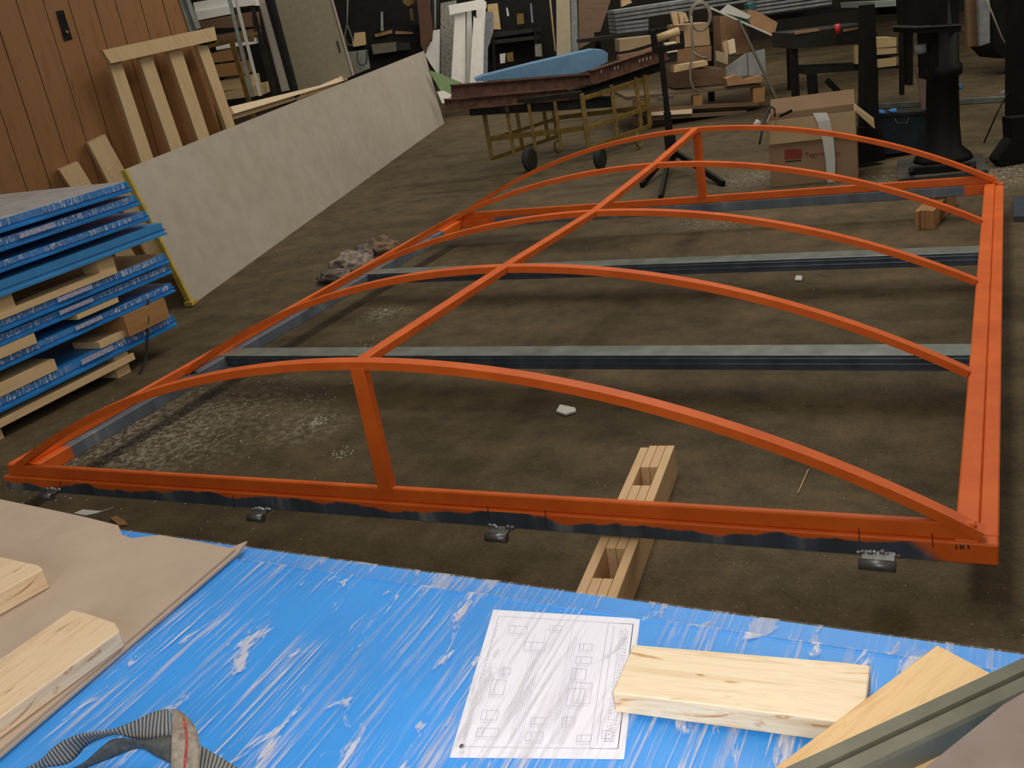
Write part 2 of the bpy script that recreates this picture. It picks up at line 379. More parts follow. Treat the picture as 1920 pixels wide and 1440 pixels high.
for k in range(5):
    y = RY[k]
    zt = Z2 + HA
    yr = y + (.05 if k == 0 else 0)
    if RRp[k]:
        q = P(*RRp[k], Z1 + .01); yr = q.y
    xa = xl(y) + 0.012; xb = xr(y) - (0.032 if k in (0, 4) else 0.095)
    apex = PX(APX[k][0], APX[k][1], XM)
    zt = apex.z
    ribs.append((y, yr, zt))
    arch(y, yr, xa + .015, xb, Z1 + .022, (Z2 - .022 if k in (0, 4) else Z1 + .018), zt)
# ridge bar over the ribs' tops
yr0 = (ribs[0][0] + ribs[0][1]) / 2; yr4 = (ribs[4][0] + ribs[4][1]) / 2
zs = [r[2] for r in ribs]; ys = [(r[0] + r[1]) / 2 for r in ribs]
for k in range(4):
    beam('ridge_bar', (XM, ys[k] + .04, zs[k] - .0125), (XM, ys[k + 1] + .002, zs[k + 1] - .0125), 0.042, 0.026, M_OR, fr)
beam('end_post', (XM, ys[0] + .014, Z2 - .01), (XM, ys[0] + .014, zs[0] - .02), 0.03, 0.052, M_OR, fr, up=(1, 0, 0))
beam('end_post', (XM, ys[4] + .03, Z2 - .01), (XM, ys[4] + .03, zs[4] - .02), 0.03, 0.052, M_OR, fr, up=(1, 0, 0))
# two galvanized cross channels
def channel(ya, yb, xa, xb):
    g = beam('cross_channel', (xa, ya, Z1 - .030), (xb, yb, Z1 - .030), 0.11, 0.060, M_GALVS, fr, bev=0.002)
    beam('channel_top', (xa, ya, Z1 + .0015), (xb, yb, Z1 + .0015), 0.112, 0.004, M_GALV, g)['label'] = 'pale galvanized top flange'
    for dz in (-.012, -.034):
        beam('groove_rib', (xa, ya, Z1 + dz), (xb, yb, Z1 + dz), 0.118, 0.006, M_GALVS, g)
channel(1.315, 1.335, .10, xr(1.3) - .096)
channel(2.70, 2.635, .10, xr(2.6) - .096)
# hinges on the near rail
def hinge(u, v, w, v2):
    c = PY(u, v, ny - .045)
    L = w
    t = tube('hinge_barrel', [c + Vector((-L / 2, 0, 0)), c + Vector((L / 2, 0, 0))], 0.0145, M_STEELN, fr, 14)
    t['label'] = 'steel hinge barrel'
    beam('hinge_tab', c + Vector((-L / 2 + .004, .022, .006)), c + Vector((L / 2 - .004, .022, .006)), 0.044, 0.010, M_STEELN, t, up=(0, -.3, 1))
    # weld bead
    bm = bmesh.new()
    for i in range(11):
        q = Vector((-L / 2 - .004 + (L + .008) * i / 10, .036 + random.uniform(-.003, .003), .013 + random.uniform(-.003, .004)))
        bmesh.ops.create_icosphere(bm, subdivisions=1, radius=random.uniform(.006, .0095), matrix=Matrix.Translation(q))
    me = bpy.data.meshes.new('m'); bm.to_mesh(me); bm.free()
    link('weld_bead', me, M_WELD, t, Matrix.Translation(c))
for u, v, w_ in ((88, 931, .062), (480, 971, .064), (931, 1008, .07), (1645, 1060, .088)): hinge(u, v, w_, 0)
for u, v, v2 in ((1605, 1011, 1036), (1745, 1022, 1049), (1013, 968, 1000), (905, 960, 985), (508, 938, 962), (430, 935, 958), (110, 903, 925)):
    a = PY(u, v, ny - .001); a2 = PY(u + 2, v2, ny - .001); yy = ny + (NRc.y - ny) * (a.x - nx) / (NRc.x - nx)
    a.y = a2.y = yy - .0004
    beam('marker_line', a, a2, 0.0022, 0.0012, M_INK, fr, up=(0, 1, 0), bev=0)
for du in (0, 8, 13, 23):
    a = PY(1791 + du, 1044, ny - .001); a2 = PY(1792 + du, 1052, ny - .001); a.y = a2.y = NRc.y - .0022
    beam('marker_tick', a, a2, 0.0035, 0.0012, M_INK, fr, up=(0, 1, 0), bev=0)

# timbers under the frame -----------------------------------------------------
def bundle(name, label, A, B, wtot, h, blocks, mat, group=None):
    """four laths on edge with short filler blocks missing: two pockets"""
    A = Vector(A); B = Vector(B); d = (B - A); L = d.length; dn = d.normalized(); s = UP.cross(dn) * -1
    t = thing(name, label, 'timber', (A + B) / 2 - UP * (A.z), group)
    lw = wtot / 4
    for k in range(4):
        off = s * (-wtot / 2 + lw * (k + .5))
        segs = [(0.0 + (.01 * (k % 2)), 1.0 - .008 * k)] if k in (0, 3) else blocks
        for a, b in segs:
            beam('lath', A + off + d * a, A + off + d * b, lw * 0.95, h, mat, t, bev=.0015)
    return t
a0 = P(1238, 833, .112); b0 = P(1155, 1118, .112)
bundle('timber_bundle', 'pale pine lath bundle with open pockets under the near frame rail', (a0.x - .006, a0.y - .01, .056), (b0.x + .0, b0.y - .5, .056), .118, .112,
       [(0, .115), (.205, .475), (.585, .66), (.75, 1)], M_LATH)
q = P(1745, 432, 0); q2 = P(1700, 428, .09)
c0 = P(1733, 431, 0)
bundle('timber_bundle', 'orange-brown timber spacer block under the far frame rail', (c0.x, c0.y - .0, .055), (c0.x + .10, c0.y + .60, .055), .105, .110, [(.03, .45), (.7, 1)], M_BLOCK)

# ------------------------------------------------------------------ foreground stack top
def film_mat(name, direction='y', haze=0.03, sc=1.0, milky_glint=0.8):
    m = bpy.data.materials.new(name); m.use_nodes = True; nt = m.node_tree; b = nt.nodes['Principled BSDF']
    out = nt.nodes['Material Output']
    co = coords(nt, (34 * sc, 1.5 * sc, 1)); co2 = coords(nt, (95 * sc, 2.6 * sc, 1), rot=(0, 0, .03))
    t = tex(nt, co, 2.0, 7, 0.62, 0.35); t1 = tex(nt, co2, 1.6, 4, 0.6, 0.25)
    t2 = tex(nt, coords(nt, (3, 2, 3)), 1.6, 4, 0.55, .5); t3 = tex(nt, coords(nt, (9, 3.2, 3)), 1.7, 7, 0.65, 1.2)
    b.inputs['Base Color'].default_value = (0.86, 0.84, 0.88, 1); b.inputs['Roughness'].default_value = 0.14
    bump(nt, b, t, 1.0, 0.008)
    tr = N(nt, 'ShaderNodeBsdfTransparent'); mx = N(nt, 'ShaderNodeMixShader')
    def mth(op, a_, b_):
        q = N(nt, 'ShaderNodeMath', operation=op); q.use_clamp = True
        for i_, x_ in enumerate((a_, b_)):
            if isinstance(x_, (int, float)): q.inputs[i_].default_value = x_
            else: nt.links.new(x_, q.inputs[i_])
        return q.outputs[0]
    st = ramp(nt, t, [(0.52, (0, 0, 0)), (0.58, (.25, .25, .25)), (0.66, (1, 1, 1))])  # white highlight streaks painted into the film's opacity mask
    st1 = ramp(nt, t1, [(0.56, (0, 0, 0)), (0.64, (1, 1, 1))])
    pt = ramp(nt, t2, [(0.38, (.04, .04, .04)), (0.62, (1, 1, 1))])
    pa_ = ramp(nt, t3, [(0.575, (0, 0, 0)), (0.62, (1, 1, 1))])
    f_ = mth('MULTIPLY', mth('MAXIMUM', st, st1), pt); f_ = mth('MAXIMUM', mth('MULTIPLY', f_, milky_glint), mth('MULTIPLY', pa_, milky_glint * .85))
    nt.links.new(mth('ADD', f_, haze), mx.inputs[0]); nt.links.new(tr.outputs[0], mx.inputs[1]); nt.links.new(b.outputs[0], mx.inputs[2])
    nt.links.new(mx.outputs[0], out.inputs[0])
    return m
M_FILM = film_mat('stretch_film')
M_FILM2 = film_mat('stretch_film_crinkled', 'y', 0.06, 1.5, 0.5)
HT = 0.80
def edge_y(x): return -1.168 - 0.034 * (x - 1.5)
bd = thing('wrapped_blue_door', 'large blue door panel in stretch film, nearest stack, bottom of the picture', 'panel', (2.9, -1.8, HT - .05))  # a blue door panel, the nearest one
xa, xb = 0.9, 5.0
main = [(xa, edge_y(xa) - .048), (xb, edge_y(xb) - .048), (xb, -2.75), (xa, -2.75)]
extr('door_skin', [(x, y, HT) for x, y in main], (0, 0, -.045), M_BLUE, bd)
extr('door_rebate', [(xa, edge_y(xa), HT - .007), (xb, edge_y(xb), HT - .007), (xb, edge_y(xb) - .05, HT - .007), (xa, edge_y(xa) - .05, HT - .007)], (0, 0, -.036), M_BLUE, bd)['label'] = 'stepped edge strip'
tube('edge_bead', [(xa, edge_y(xa) - .049, HT - .001), (xb, edge_y(xb) - .049, HT - .001)], 0.0028, M_BLUE, bd, 8)
# film with real wrinkles
def film_sheet(name, xa, xb, ya, yb, z, nx_, ny_, amp, mat, parent, yfun=None, lab=None):
    V = []; Fc = []
    for j in range(ny_ + 1):
        for i in range(nx_ + 1):
            x = xa + (xb - xa) * i / nx_; tt = j / ny_
            y0 = yfun(x) if yfun else yb; y = ya + (y0 - ya) * tt
            k = noise.noise(Vector((x * 34 + y * 3.0, y * 2.2, 3.1))) + .5 * noise.noise(Vector((x * 80 + y * 8, y * 5, 9.1)))
            V.append((x, y, z + amp * (0.6 + k)))
    for j in range(ny_):
        for i in range(nx_):
            a = j * (nx_ + 1) + i; Fc.append((a, a + 1, a + nx_ + 2, a + nx_ + 1))
    me = bpy.data.meshes.new('m'); me.from_pydata(V, [], Fc)
    for f in me.polygons: f.use_smooth = True
    o = link(name, me, mat, parent, Matrix.Identity(4)); 
    if lab: o['label'] = lab
    return o
film_sheet('stretch_film', 1.2, 4.6, -2.3, 0, HT + .0022, 420, 60, 0.0016, M_FILM, bd, lambda x: edge_y(x) - .046, 'clear wrinkled plastic film')
film_sheet('stretch_film', 1.2, 4.6, -2.3, 0, HT - .0055, 420, 3, 0.0010, M_FILM2, bd, lambda x: edge_y(x) + .001)
bd.children  # parts above
me_ = None
for x in (1.4, 3.9):
    t = thing('trestle', 'wooden trestle under the near blue door panel, %s one' % ('left' if x < 2 else 'right'), 'trestle', (x, -1.9, 0))
    beam('crossbar', (x, -2.6, .705), (x, -1.32, .705), .09, .09, M_PINED, t)
    for yy in (-2.45, -1.45):
        for sx in (-1, 1): beam('leg', (x + sx * .28, yy, 0.0), (x + sx * .02, yy, .67), .07, .045, M_PINED, t, up=(0, 1, 0))

# paper drawing
pz = HT + .0012
pp = extr('drawing_sheet', [P(u, v, pz) for u, v in ((843, 1420), (1170, 1423), (1200, 1160), (925, 1143))], (0, 0, -.0006), plain('paper', (0.90, 0.88, 0.97), 0.7, var=0.02, bs=0))
tag(pp, 'white printed drawing sheet under the film on the near blue door', 'paper')
A_, B_, C_, D_ = [P(u, v, pz + .0002) for u, v in ((843, 1420), (1170, 1423), (1200, 1160), (925, 1143))]
def pq(s, t): return lerp(lerp(A_, B_, s), lerp(D_, C_, s), t)
V = []; Fc = []
def pline(s0, t0, s1, t1, w=.0005):
    a = pq(s0, t0); b = pq(s1, t1); d = (b - a); 
    if d.length < 1e-6: return
    n = UP.cross(d.normalized()) * w; k = len(V)
    V.extend([tuple(a - n), tuple(b - n), tuple(b + n), tuple(a + n)]); Fc.append((k, k + 1, k + 2, k + 3))
def prect(s0, t0, s1, t1):
    pline(s0, t0, s1, t0); pline(s1, t0, s1, t1); pline(s1, t1, s0, t1); pline(s0, t1, s0, t0)
rr = random.Random(3)
prect(.05, .06, .96, .95); prect(.80, .06, .96, .95); pline(.84, .08, .84, .93)
for c in (.33, .57):
    for k in range(6): pline(c + k * .014, .08, c + k * .014, .9 - rr.random() * .3, .00025)
for (s, t, w_, h_) in ((.12, .12, .13, .05), (.12, .22, .1, .06), (.13, .38, .09, .1), (.16, .52, .07, .04), (.42, .1, .1, .05), (.43, .2, .08, .04), (.62, .2, .07, .05), (.62, .32, .1, .12), (.66, .34, .1, .14), (.62, .5, .09, .08), (.63, .62, .1, .05), (.64, .72, .08, .05), (.28, .7, .14, .06), (.15, .82, .12, .06), (.42, .86, .08, .04), (.86, .12, .06, .05), (.72, .1, .08, .04)):
    prect(s, t, s + w_, t + h_); pline(s + w_ * .3, t, s + w_ * .3, t + h_); pline(s, t - .015, s + w_, t - .015, .0003)
for s in (.06, .885, .9, .915, .93):
    t = .1
    while t < .9:
        l = .004 + rr.random() * .012; pline(s, t, s, t + l, .0008); t += l + .006 + rr.random() * .008
me = bpy.data.meshes.new('m'); me.from_pydata(V, [], Fc)
link('printed_lines', me, plain('printing_ink', (0.58, 0.56, 0.68), 0.8, var=0, bs=0), pp, Matrix.Identity(4))
c = P(866, 1399, pz + .0004)
tube('punch_hole', [c, c + UP * .0003], .0034, M_INK, pp, 14)

# cardboard sheets on the left
def cardm():
    m, nt, b = nodes('cardboard_sheet')
    w1 = N(nt, 'ShaderNodeTexWave'); w1.wave_type = 'BANDS'; w1.bands_direction = 'Y'; w1.inputs['Scale'].default_value = 42; w1.inputs['Distortion'].default_value = .5
    nt.links.new(coords(nt, (1, 1, 1)), w1.inputs[0])
    t = tex(nt, coords(nt, (1, 1, 1)), 5, 6)
    nt.links.new(ramp(nt, t, [(0.3, (0.43, 0.32, 0.24)), (0.7, (0.54, 0.41, 0.31))]), b.inputs['Base Color'])
    b.inputs['Roughness'].default_value = 0.85; bump(nt, b, w1.outputs['Fac'], 0.10, 0.002); return m
M_CS = cardm()
c1 = [(440, 1029), (0, 1405), (-150, 1530), (-260, 900), (0, 936), (150, 967), (222, 985), (229, 1003), (246, 1009), (300, 1003), (380, 1017)]
tag(extr('cardboard_sheet', [P(u, v, HT + .014) for u, v in c1], (0, 0, -.004), M_CS), 'brown cardboard sheet, upper of two, on the blue door at left', 'cardboard')
c2 = [(463, 1014), (447, 1035), (240, 1212), (5, 1412), (-150, 1545), (-200, 1500), (0, 1390), (435, 1026)]
tag(extr('cardboard_sheet', [P(u, v, HT + .009) for u, v in c2], (0, 0, -.004), M_CS), 'lower cardboard sheet showing as a thin edge under the upper one', 'cardboard')
# pine offcuts
def plank(px, z, th, mat, label, name='pine_plank'):
    o = flat(name, px, z, th, mat)
    me = o.data; bm = bmesh.new(); bm.from_mesh(me); bmesh.ops.bevel(bm, geom=list(bm.edges), offset=.0015, segments=1, affect='EDGES'); bm.to_mesh(me); bm.free()
    return tag(o, label, 'plank')
plank([(-120, 1432), (224, 1182), (215, 1167), (165, 1150), (135, 1143), (-120, 1318)], HT + .042, .027, M_KNOT2, 'pale pine plank with cut corners on the cardboard, nearer one')
plank([(-90, 1160), (0, 1110), (80, 1066), (72, 1059), (30, 1050), (-90, 1022)], HT + .052, .037, M_KNOT2, 'pine plank end at the left picture edge on the cardboard')
plank([(1148, 1297), (1618, 1358), (1632, 1247), (1570, 1240), (1187, 1208)], HT + .035, .030, M_KNOT, 'pale knotty pine offcut lying beside the drawing sheet')
plank([(1300, 1553), (1757, 1208), (1900, 1283), (1650, 1600)], HT + .052, .016, knotty('varnished_ply', (0.62, 0.36, 0.14), (0.80, 0.54, 0.26), (0.8, 0.6, 0.4), .7), 'yellowish wooden board slanting under the grooved steel profile')
# grooved profile
pa = P(1975, 1259, HT + .068); pb = P(1440, 1512, HT + .068)
prof = [(-.034, -.012), (-.034, .012), (-.030, .016), (-.006, .016), (-.003, .004), (.001, .004), (.004, .016), (.028, .016), (.034, .006), (.034, -.012)]
prof = [(a * .62, b) for a, b in prof]
o = section('grooved_profile', prof, pb, pa, plain('olive_steel', (0.12, 0.115, 0.08), 0.5, 0.15, var=.2, sc=20)); tag(o, 'grey-green grooved steel profile crossing the lower right corner', 'profile')
o = extr('grey_board', [P(u, v, HT + .098) for u, v in ((1690, 1480), (1725, 1447), (1880, 1322), (2060, 1215), (2150, 1500), (1800, 1560))], (0, 0, -.012), plain('scuffed_grey_board', (0.22, 0.165, 0.14), 0.7, var=.25, sc=7)); tag(o, 'scuffed grey-brown board in the bottom right corner', 'board')

# webbing strap
def webm():
    m, nt, b = nodes('grey_webbing')
    w1 = N(nt, 'ShaderNodeTexWave'); w1.wave_type = 'BANDS'; w1.bands_direction = 'X'; w1.inputs['Scale'].default_value = 62; w1.inputs['Distortion'].default_value = 1
    uv = N(nt, 'ShaderNodeUVMap'); nt.links.new(uv.outputs[0], w1.inputs[0])
    nt.links.new(ramp(nt, w1.outputs['Fac'], [(0.1, (0.05, 0.05, 0.045)), (0.8, (0.26, 0.25, 0.23))]), b.inputs['Base Color'])
    b.inputs['Roughness'].default_value = .6; bump(nt, b, w1.outputs['Fac'], 0.5, 0.002); return m
M_WEB = webm()
sp = thing('webbing_strap', 'grey ribbed lifting strap looped on the blue door, bottom left', 'strap', P(320, 1400, HT))
def ribbon(name, rows, mat, parent, th=.0025, base=HT + .006):
    """rows of (u1,v1,h1,u2,v2,h2): both edges of the band with heights over the panel"""
    # smooth by Catmull-Rom
    R = []
    n = len(rows)
    for i in range(n - 1):
        p0, p1, p2, p3 = rows[max(0, i - 1)], rows[i], rows[i + 1], rows[min(n - 1, i + 2)]
        for k in range(6):
            t = k / 6
            R.append([0.5 * (2 * p1[j] + (p2[j] - p0[j]) * t + (2 * p0[j] - 5 * p1[j] + 4 * p2[j] - p3[j]) * t * t + (3 * p1[j] - p0[j] - 3 * p2[j] + p3[j]) * t ** 3) for j in range(6)])
    R.append(list(rows[-1]))
    V = []; Fc = []; UVs = []; s = 0; prev = None
    for r in R:
        a = P(r[0], r[1], base + max(0, r[2])); b = P(r[3], r[4], base + max(0, r[5])); mid = (a + b) / 2
        if prev is not None: s += (mid - prev).length
        prev = mid
        for k in range(5):
            V.append(tuple(lerp(a, b, k / 4))); UVs.append((s, k / 4 * .04))
    for i in range(len(R) - 1):
        for k in range(4):
            q = i * 5 + k; Fc.append((q, q + 1, q + 6, q + 5))
    me = bpy.data.meshes.new('m'); me.from_pydata(V, [], Fc); ul = me.uv_layers.new()
    for lp in me.loops: ul.data[lp.index].uv = UVs[lp.vertex_index]
    for f in me.polygons: f.use_smooth = True
    o = link(name, me, mat, parent, Matrix.Identity(4)); md = o.modifiers.new('s', 'SOLIDIFY'); md.thickness = th; md.offset = 0
    return o
ribbon('band', [(20, 1452, 0, 30, 1460, 0), (70, 1430, .012, 75, 1440, 0), (105, 1398, .03, 130, 1430, .002), (150, 1378, .045, 165, 1395, .015), (205, 1370, .045, 215, 1376, .035), (245, 1355, .05, 250, 1384, .03), (290, 1334, .06, 285, 1386, .03), (318, 1329, .06, 322, 1378, .035)], M_WEB, sp)
ribbon('band', [(100, 1450, 0, 110, 1462, 0), (150, 1436, .01, 165, 1437, .002), (190, 1402, .03, 210, 1420, .01), (215, 1386, .035, 262, 1402, .02), (270, 1388, .035, 295, 1418, .015), (324, 1376, .035, 324, 1434, .01)], plain('dark_webbing', (0.06, 0.062, 0.055), .6, var=.4, sc=120), sp)
fb = ribbon('band', [(322, 1331, .062, 336, 1333, .060), (322, 1350, .062, 352, 1346, .058), (322, 1380, .06, 368, 1368, .055), (321, 1410, .05, 374, 1398, .045), (321, 1450, .03, 374, 1450, .03)], plain('tan_webbing', (0.26, 0.21, 0.16), .7, var=.35, sc=140), sp)
ribbon('red_stitching', [(343, 1345, .0655, 346, 1345, .0655), (347, 1370, .0655, 351, 1370, .0635), (348, 1395, .0585, 352, 1395, .0565), (346, 1420, .052, 350, 1420, .050), (343, 1450, .037, 347, 1450, .037)], plain('red_thread', (0.45, 0.06, 0.05), .8, var=.5, sc=200), fb, th=.0008)
ribbon('band', [(373, 1395, .03, 370, 1452, .01), (410, 1418, .02, 395, 1460, .008), (455, 1446, .01, 430, 1475, .004)], M_WEB, sp)

# ------------------------------------------------------------------ blue panel stack at the left
XS = -0.77
def blue_panel(zt, zb, yend, label, dx=0.0, mat=M_BLUED, topmat=None, labels=(), film=True, x1=-1.85, y0=-0.6):
    h = zt - zb
    t = thing('blue_stack_panel', label, 'panel', ((XS + x1) / 2, (y0 + yend) / 2, zb), 'film wrapped blue panels stacked at the left wall')  # one blue panel of the left stack
    X = XS + dx
    prof = [(0, h * .45), (0, h), (x1 - X, h), (x1 - X, 0), (.022, 0), (.022, h * .16), (-.006, h * .22), (-.006, h * .45)]
    V = [(X + a, y0, zb + b) for a, b in prof]; 
    o = extr('panel_body', V, (0, yend - y0, 0), mat, t, xdir=(1, 0, 0))
    # protruding tongue on the far end
    extr('end_tongue', [(X - .02, yend, zb + .2 * h), (x1, yend, zb + .2 * h), (x1, yend, zb + .4 * h), (X - .02, yend, zb + .4 * h)], (0, .035, 0), mat, t)
    if topmat:
        extr('film_top', [(X - .003, y0, zt + .002), (X - .003, yend - .01, zt + .002), (x1, yend - .01, zt + .002), (x1, y0, zt + .002)], (0, 0, -.002), topmat, t)
    if film:
        V = []; Fc = []; n = 160
        for i in range(n + 1):
            y = y0 + (yend - .03 - y0) * i / n
            for k in range(5):
                V.append((X + .006 + .004 * noise.noise(Vector((y * 40, k * 1.3, zt * 9))), y + .012 * noise.noise(Vector((k, y * 9, zt))), zb + h * (.42 + .58 * k / 4)))
        for i in range(n):
            for k in range(4):
                a = i * 5 + k; Fc.append((a, a + 5, a + 6, a + 1))
        me = bpy.data.meshes.new('m'); me.from_pydata(V, [], Fc)
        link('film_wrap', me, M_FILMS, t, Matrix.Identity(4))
    for (u0, v0, u1, v1) in labels:
        a = PX(u0, v0, X + .012); b = PX(u1, v1, X + .012)
        zc = zb + h * .72
        beam('paper_label', (X + .013, a.y, zc), (X + .013, b.y, zc), h * .42, .001, M_LABEL, t, up=(1, 0, 0), bev=0)
    return t
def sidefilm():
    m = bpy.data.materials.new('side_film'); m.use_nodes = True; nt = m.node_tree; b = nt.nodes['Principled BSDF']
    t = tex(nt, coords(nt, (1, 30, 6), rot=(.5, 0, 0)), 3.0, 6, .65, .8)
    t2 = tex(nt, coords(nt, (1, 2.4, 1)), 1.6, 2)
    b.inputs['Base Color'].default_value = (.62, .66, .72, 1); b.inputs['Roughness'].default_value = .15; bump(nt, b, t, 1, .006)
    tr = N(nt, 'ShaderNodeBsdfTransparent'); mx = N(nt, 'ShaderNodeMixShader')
    q = N(nt, 'ShaderNodeMath', operation='MULTIPLY'); nt.links.new(ramp(nt, t, [(.50, (0, 0, 0)), (.60, (1, 1, 1))]), q.inputs[0]); nt.links.new(ramp(nt, t2, [(.38, (0, 0, 0)), (.54, (1, 1, 1))]), q.inputs[1])  # white glints on the wrap are painted in through this mask
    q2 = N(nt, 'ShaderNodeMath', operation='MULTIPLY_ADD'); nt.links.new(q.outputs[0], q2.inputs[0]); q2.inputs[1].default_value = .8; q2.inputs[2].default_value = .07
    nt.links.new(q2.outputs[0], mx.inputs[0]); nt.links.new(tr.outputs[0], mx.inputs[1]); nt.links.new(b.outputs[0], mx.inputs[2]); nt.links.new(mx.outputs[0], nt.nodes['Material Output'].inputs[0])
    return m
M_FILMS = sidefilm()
def topfilm():
    m, nt, b = nodes('grey_film_over_skin'); t = tex(nt, coords(nt, (4, 1.2, 1)), 3, 6, .6, 1)
    nt.links.new(ramp(nt, t, [(.3, (.36, .38, .39)), (.7, (.55, .57, .60))]), b.inputs['Base Color']); b.inputs['Roughness'].default_value = .2; bump(nt, b, t, .8, .01); return m
M_TOPF = topfilm()
def topfilm2():
    m, nt, b = nodes('brown_film_over_skin'); t = tex(nt, coords(nt, (1, 3, 1)), 3, 6)
    nt.links.new(ramp(nt, t, [(.3, (.10, .075, .045)), (.7, (.2, .16, .1))]), b.inputs['Base Color']); b.inputs['Roughness'].default_value = .25; bump(nt, b, t, .6, .01); return m
M_TOPF2 = topfilm2()
blue_panel(1.015, .955, 1.83, 'topmost blue panel of the left stack, grey film on top', mat=M_BLUED, topmat=M_TOPF)
blue_panel(.93, .87, 1.86, 'second blue panel from the top of the left stack, printed label', labels=[(35, 440, 105, 425)])
blue_panel(.825, .775, 1.90, 'third blue panel from the top of the left stack')
blue_panel(.738, .668, 1.97, 'light blue unwrapped edge panel, fourth from the top of the left stack', dx=.02, mat=M_BLUEL, film=False)
blue_panel(.558, .503, 1.95, 'fifth blue panel from the top, directly under the long pine batten', topmat=M_TOPF2, labels=[(112, 576, 177, 550)])
blue_panel(.492, .44, 1.95, 'sixth blue panel from the top of the left stack, long label', labels=[(115, 598, 178, 572)])
blue_panel(.382, .33, 1.93, 'seventh blue panel from the top, above the orange wooden block', labels=[(140, 612, 190, 590)])
blue_panel(.205, .138, 1.87, 'lowest blue panel of the left stack, lying on the pine pallet', labels=[(155, 688, 213, 655)])
def spacer(label, y0, y1, x0, x1, z0, z1, mat=M_PINE, name='wood_spacer'):
    p = [(x0, y0, z1), (x0, y1, z1), (x1, y1, z1), (x1, y0, z1)]
    o = extr(name, p, (0, 0, -(z1 - z0)), mat, xdir=(0, 1, 0)); return tag(o, label, 'spacer')
yb_ = lambda u, v, x=XS: PX(u, v, x).y
spacer('small pine spacer beneath the light blue panel', yb_(183, 500), yb_(214, 490), XS + .0, XS - .12, .560, .667)
spacer('long thin pine batten on the fifth blue panel', -.5, yb_(216, 515), XS + .015, XS - .1, .56, .592, name='wood_batten')
spacer('pine block at the left picture edge under the light blue panel', -.5, yb_(14, 530), XS + .0, XS - .12, .593, .667)
spacer('short pine batten under the sixth panel, right end', yb_(140, 595), yb_(218, 565), XS + .02, XS - .1, .408, .438, name='wood_batten')
spacer('short pine batten between sixth and seventh panels, left end', -.4, yb_(66, 645), XS + .02, XS - .1, .384, .438, name='wood_batten')
spacer('big orange-brown wooden block between seventh and lowest panels', yb_(225, 605), yb_(308, 590) , XS + .04, XS - .25, .208, .328, M_BLOCK, name='wood_block')
spacer('pine offcut with slanted end on the lowest panel, left', .35, yb_(105, 690), XS + .01, XS - .2, .208, .268)
spacer('small pine offcut on the lowest panel beside the orange block', yb_(182, 640), yb_(235, 625), XS + .01, XS - .2, .208, .245)
pal = thing('pallet', 'pine pallet carrying the left stack of blue panels', 'pallet', (XS - .5, .6, 0))
beam('deck_board', (XS + .01 - .05, -.6, .085), (XS + .01 - .05, 1.5, .085), .1, .04, M_PINE, pal)
beam('deck_board', (XS - .5, -.6, .085), (XS - .5, 1.5, .085), .1, .04, M_PINE, pal)
beam('deck_board', (XS - .95, -.6, .085), (XS - .95, 1.5, .085), .1, .04, M_PINE, pal)
for yy in (-.3, .55, 1.42):
    beam('bearer', (XS - .02, yy, .05), (XS - 1.05, yy, .05), .1, .1, M_PINE, pal, off=(0, 0))
    beam('top_slat', (XS + .0, yy, .12), (XS - 1.05, yy, .12), .1, .03, M_PINE, pal)
tube('black_band', [PX(278, 560, XS + .03), PX(277, 600, XS + .035), PX(276, 640, XS + .03), PX(274, 670, XS + .0), P(262, 700, .005)], .007, M_RUBBER)
tag(bpy.data.objects['black_band'], 'black packing band hanging off the right end of the left stack', 'band')

# ------------------------------------------------------------------ long white sheet
def panelm():
    m, nt, b = nodes('dull_white_sheet'); t = tex(nt, coords(nt, (1, 1, 1)), 1.1, 6, .6)
    t2 = tex(nt, coords(nt, (1, 1, 1)), 6, 4, .6)
    mx = N(nt, 'ShaderNodeMix', data_type='RGBA', blend_type='MULTIPLY'); mx.inputs[0].default_value = 1
    nt.links.new(ramp(nt, t, [(.3, (.42, .36, .285)), (.7, (.48, .42, .345))]), mx.inputs[6]); nt.links.new(ramp(nt, t2, [(.3, (.88, .88, .86)), (.6, (1, 1, 1))]), mx.inputs[7])
    nt.links.new(mx.outputs[2], b.inputs['Base Color']); b.inputs['Roughness'].default_value = .5; return m
M_PANEL = panelm()
Bp, Bq = P(360, 572, 0), P(833, 231, 0); U_ = (Bq - Bp).normalized()
Tp, Tq = on(233, 318, (Bp, U_)), on(795, 95, (Bq, U_))
nrm = (Bq - Bp).cross(Tp - Bp).normalized()
if nrm.dot(CAMP - Bp) > 0: nrm = -nrm
Tq = on(795, 95, (Bp, nrm))
ws = thing('white_sheet', 'long dull white metal sheet standing on edge, leaning left', 'sheet', (Bp + Bq) / 2)
extr('sheet_face', [Bp, Bq, Tq, Tp], nrm * .03, M_PANEL, ws)
beam('yellow_edge', Tp - U_ * .012, Bp - U_ * .012, .03, .035, M_YTAPE, ws, up=nrm)
beam('edge_foot', Bp - U_ * .05 + UP * .02, Bp + U_ * .03 + UP * .02, .06, .03, M_YTAPE, ws)

# ------------------------------------------------------------------ wooden gate and things leaning on it
gh = Vector((.46, .88, 0)).normalized(); gn = Vector((gh.y, -gh.x, 0))
g0 = on(345, 262, (Bp + (Tp - Bp) * .5, nrm)) 
dirr = ray(345, 262); g0 = CAMP + (g0 - CAMP) * 1.20
GP = (g0, gn)
def GPo(o): return (g0 + gn * o, gn)
gt = thing('wooden_gate', 'big brown boarded wooden gate leaf standing upright at the left', 'gate', on(100, 150, GP) * 1 - UP * on(100, 150, GP).z)
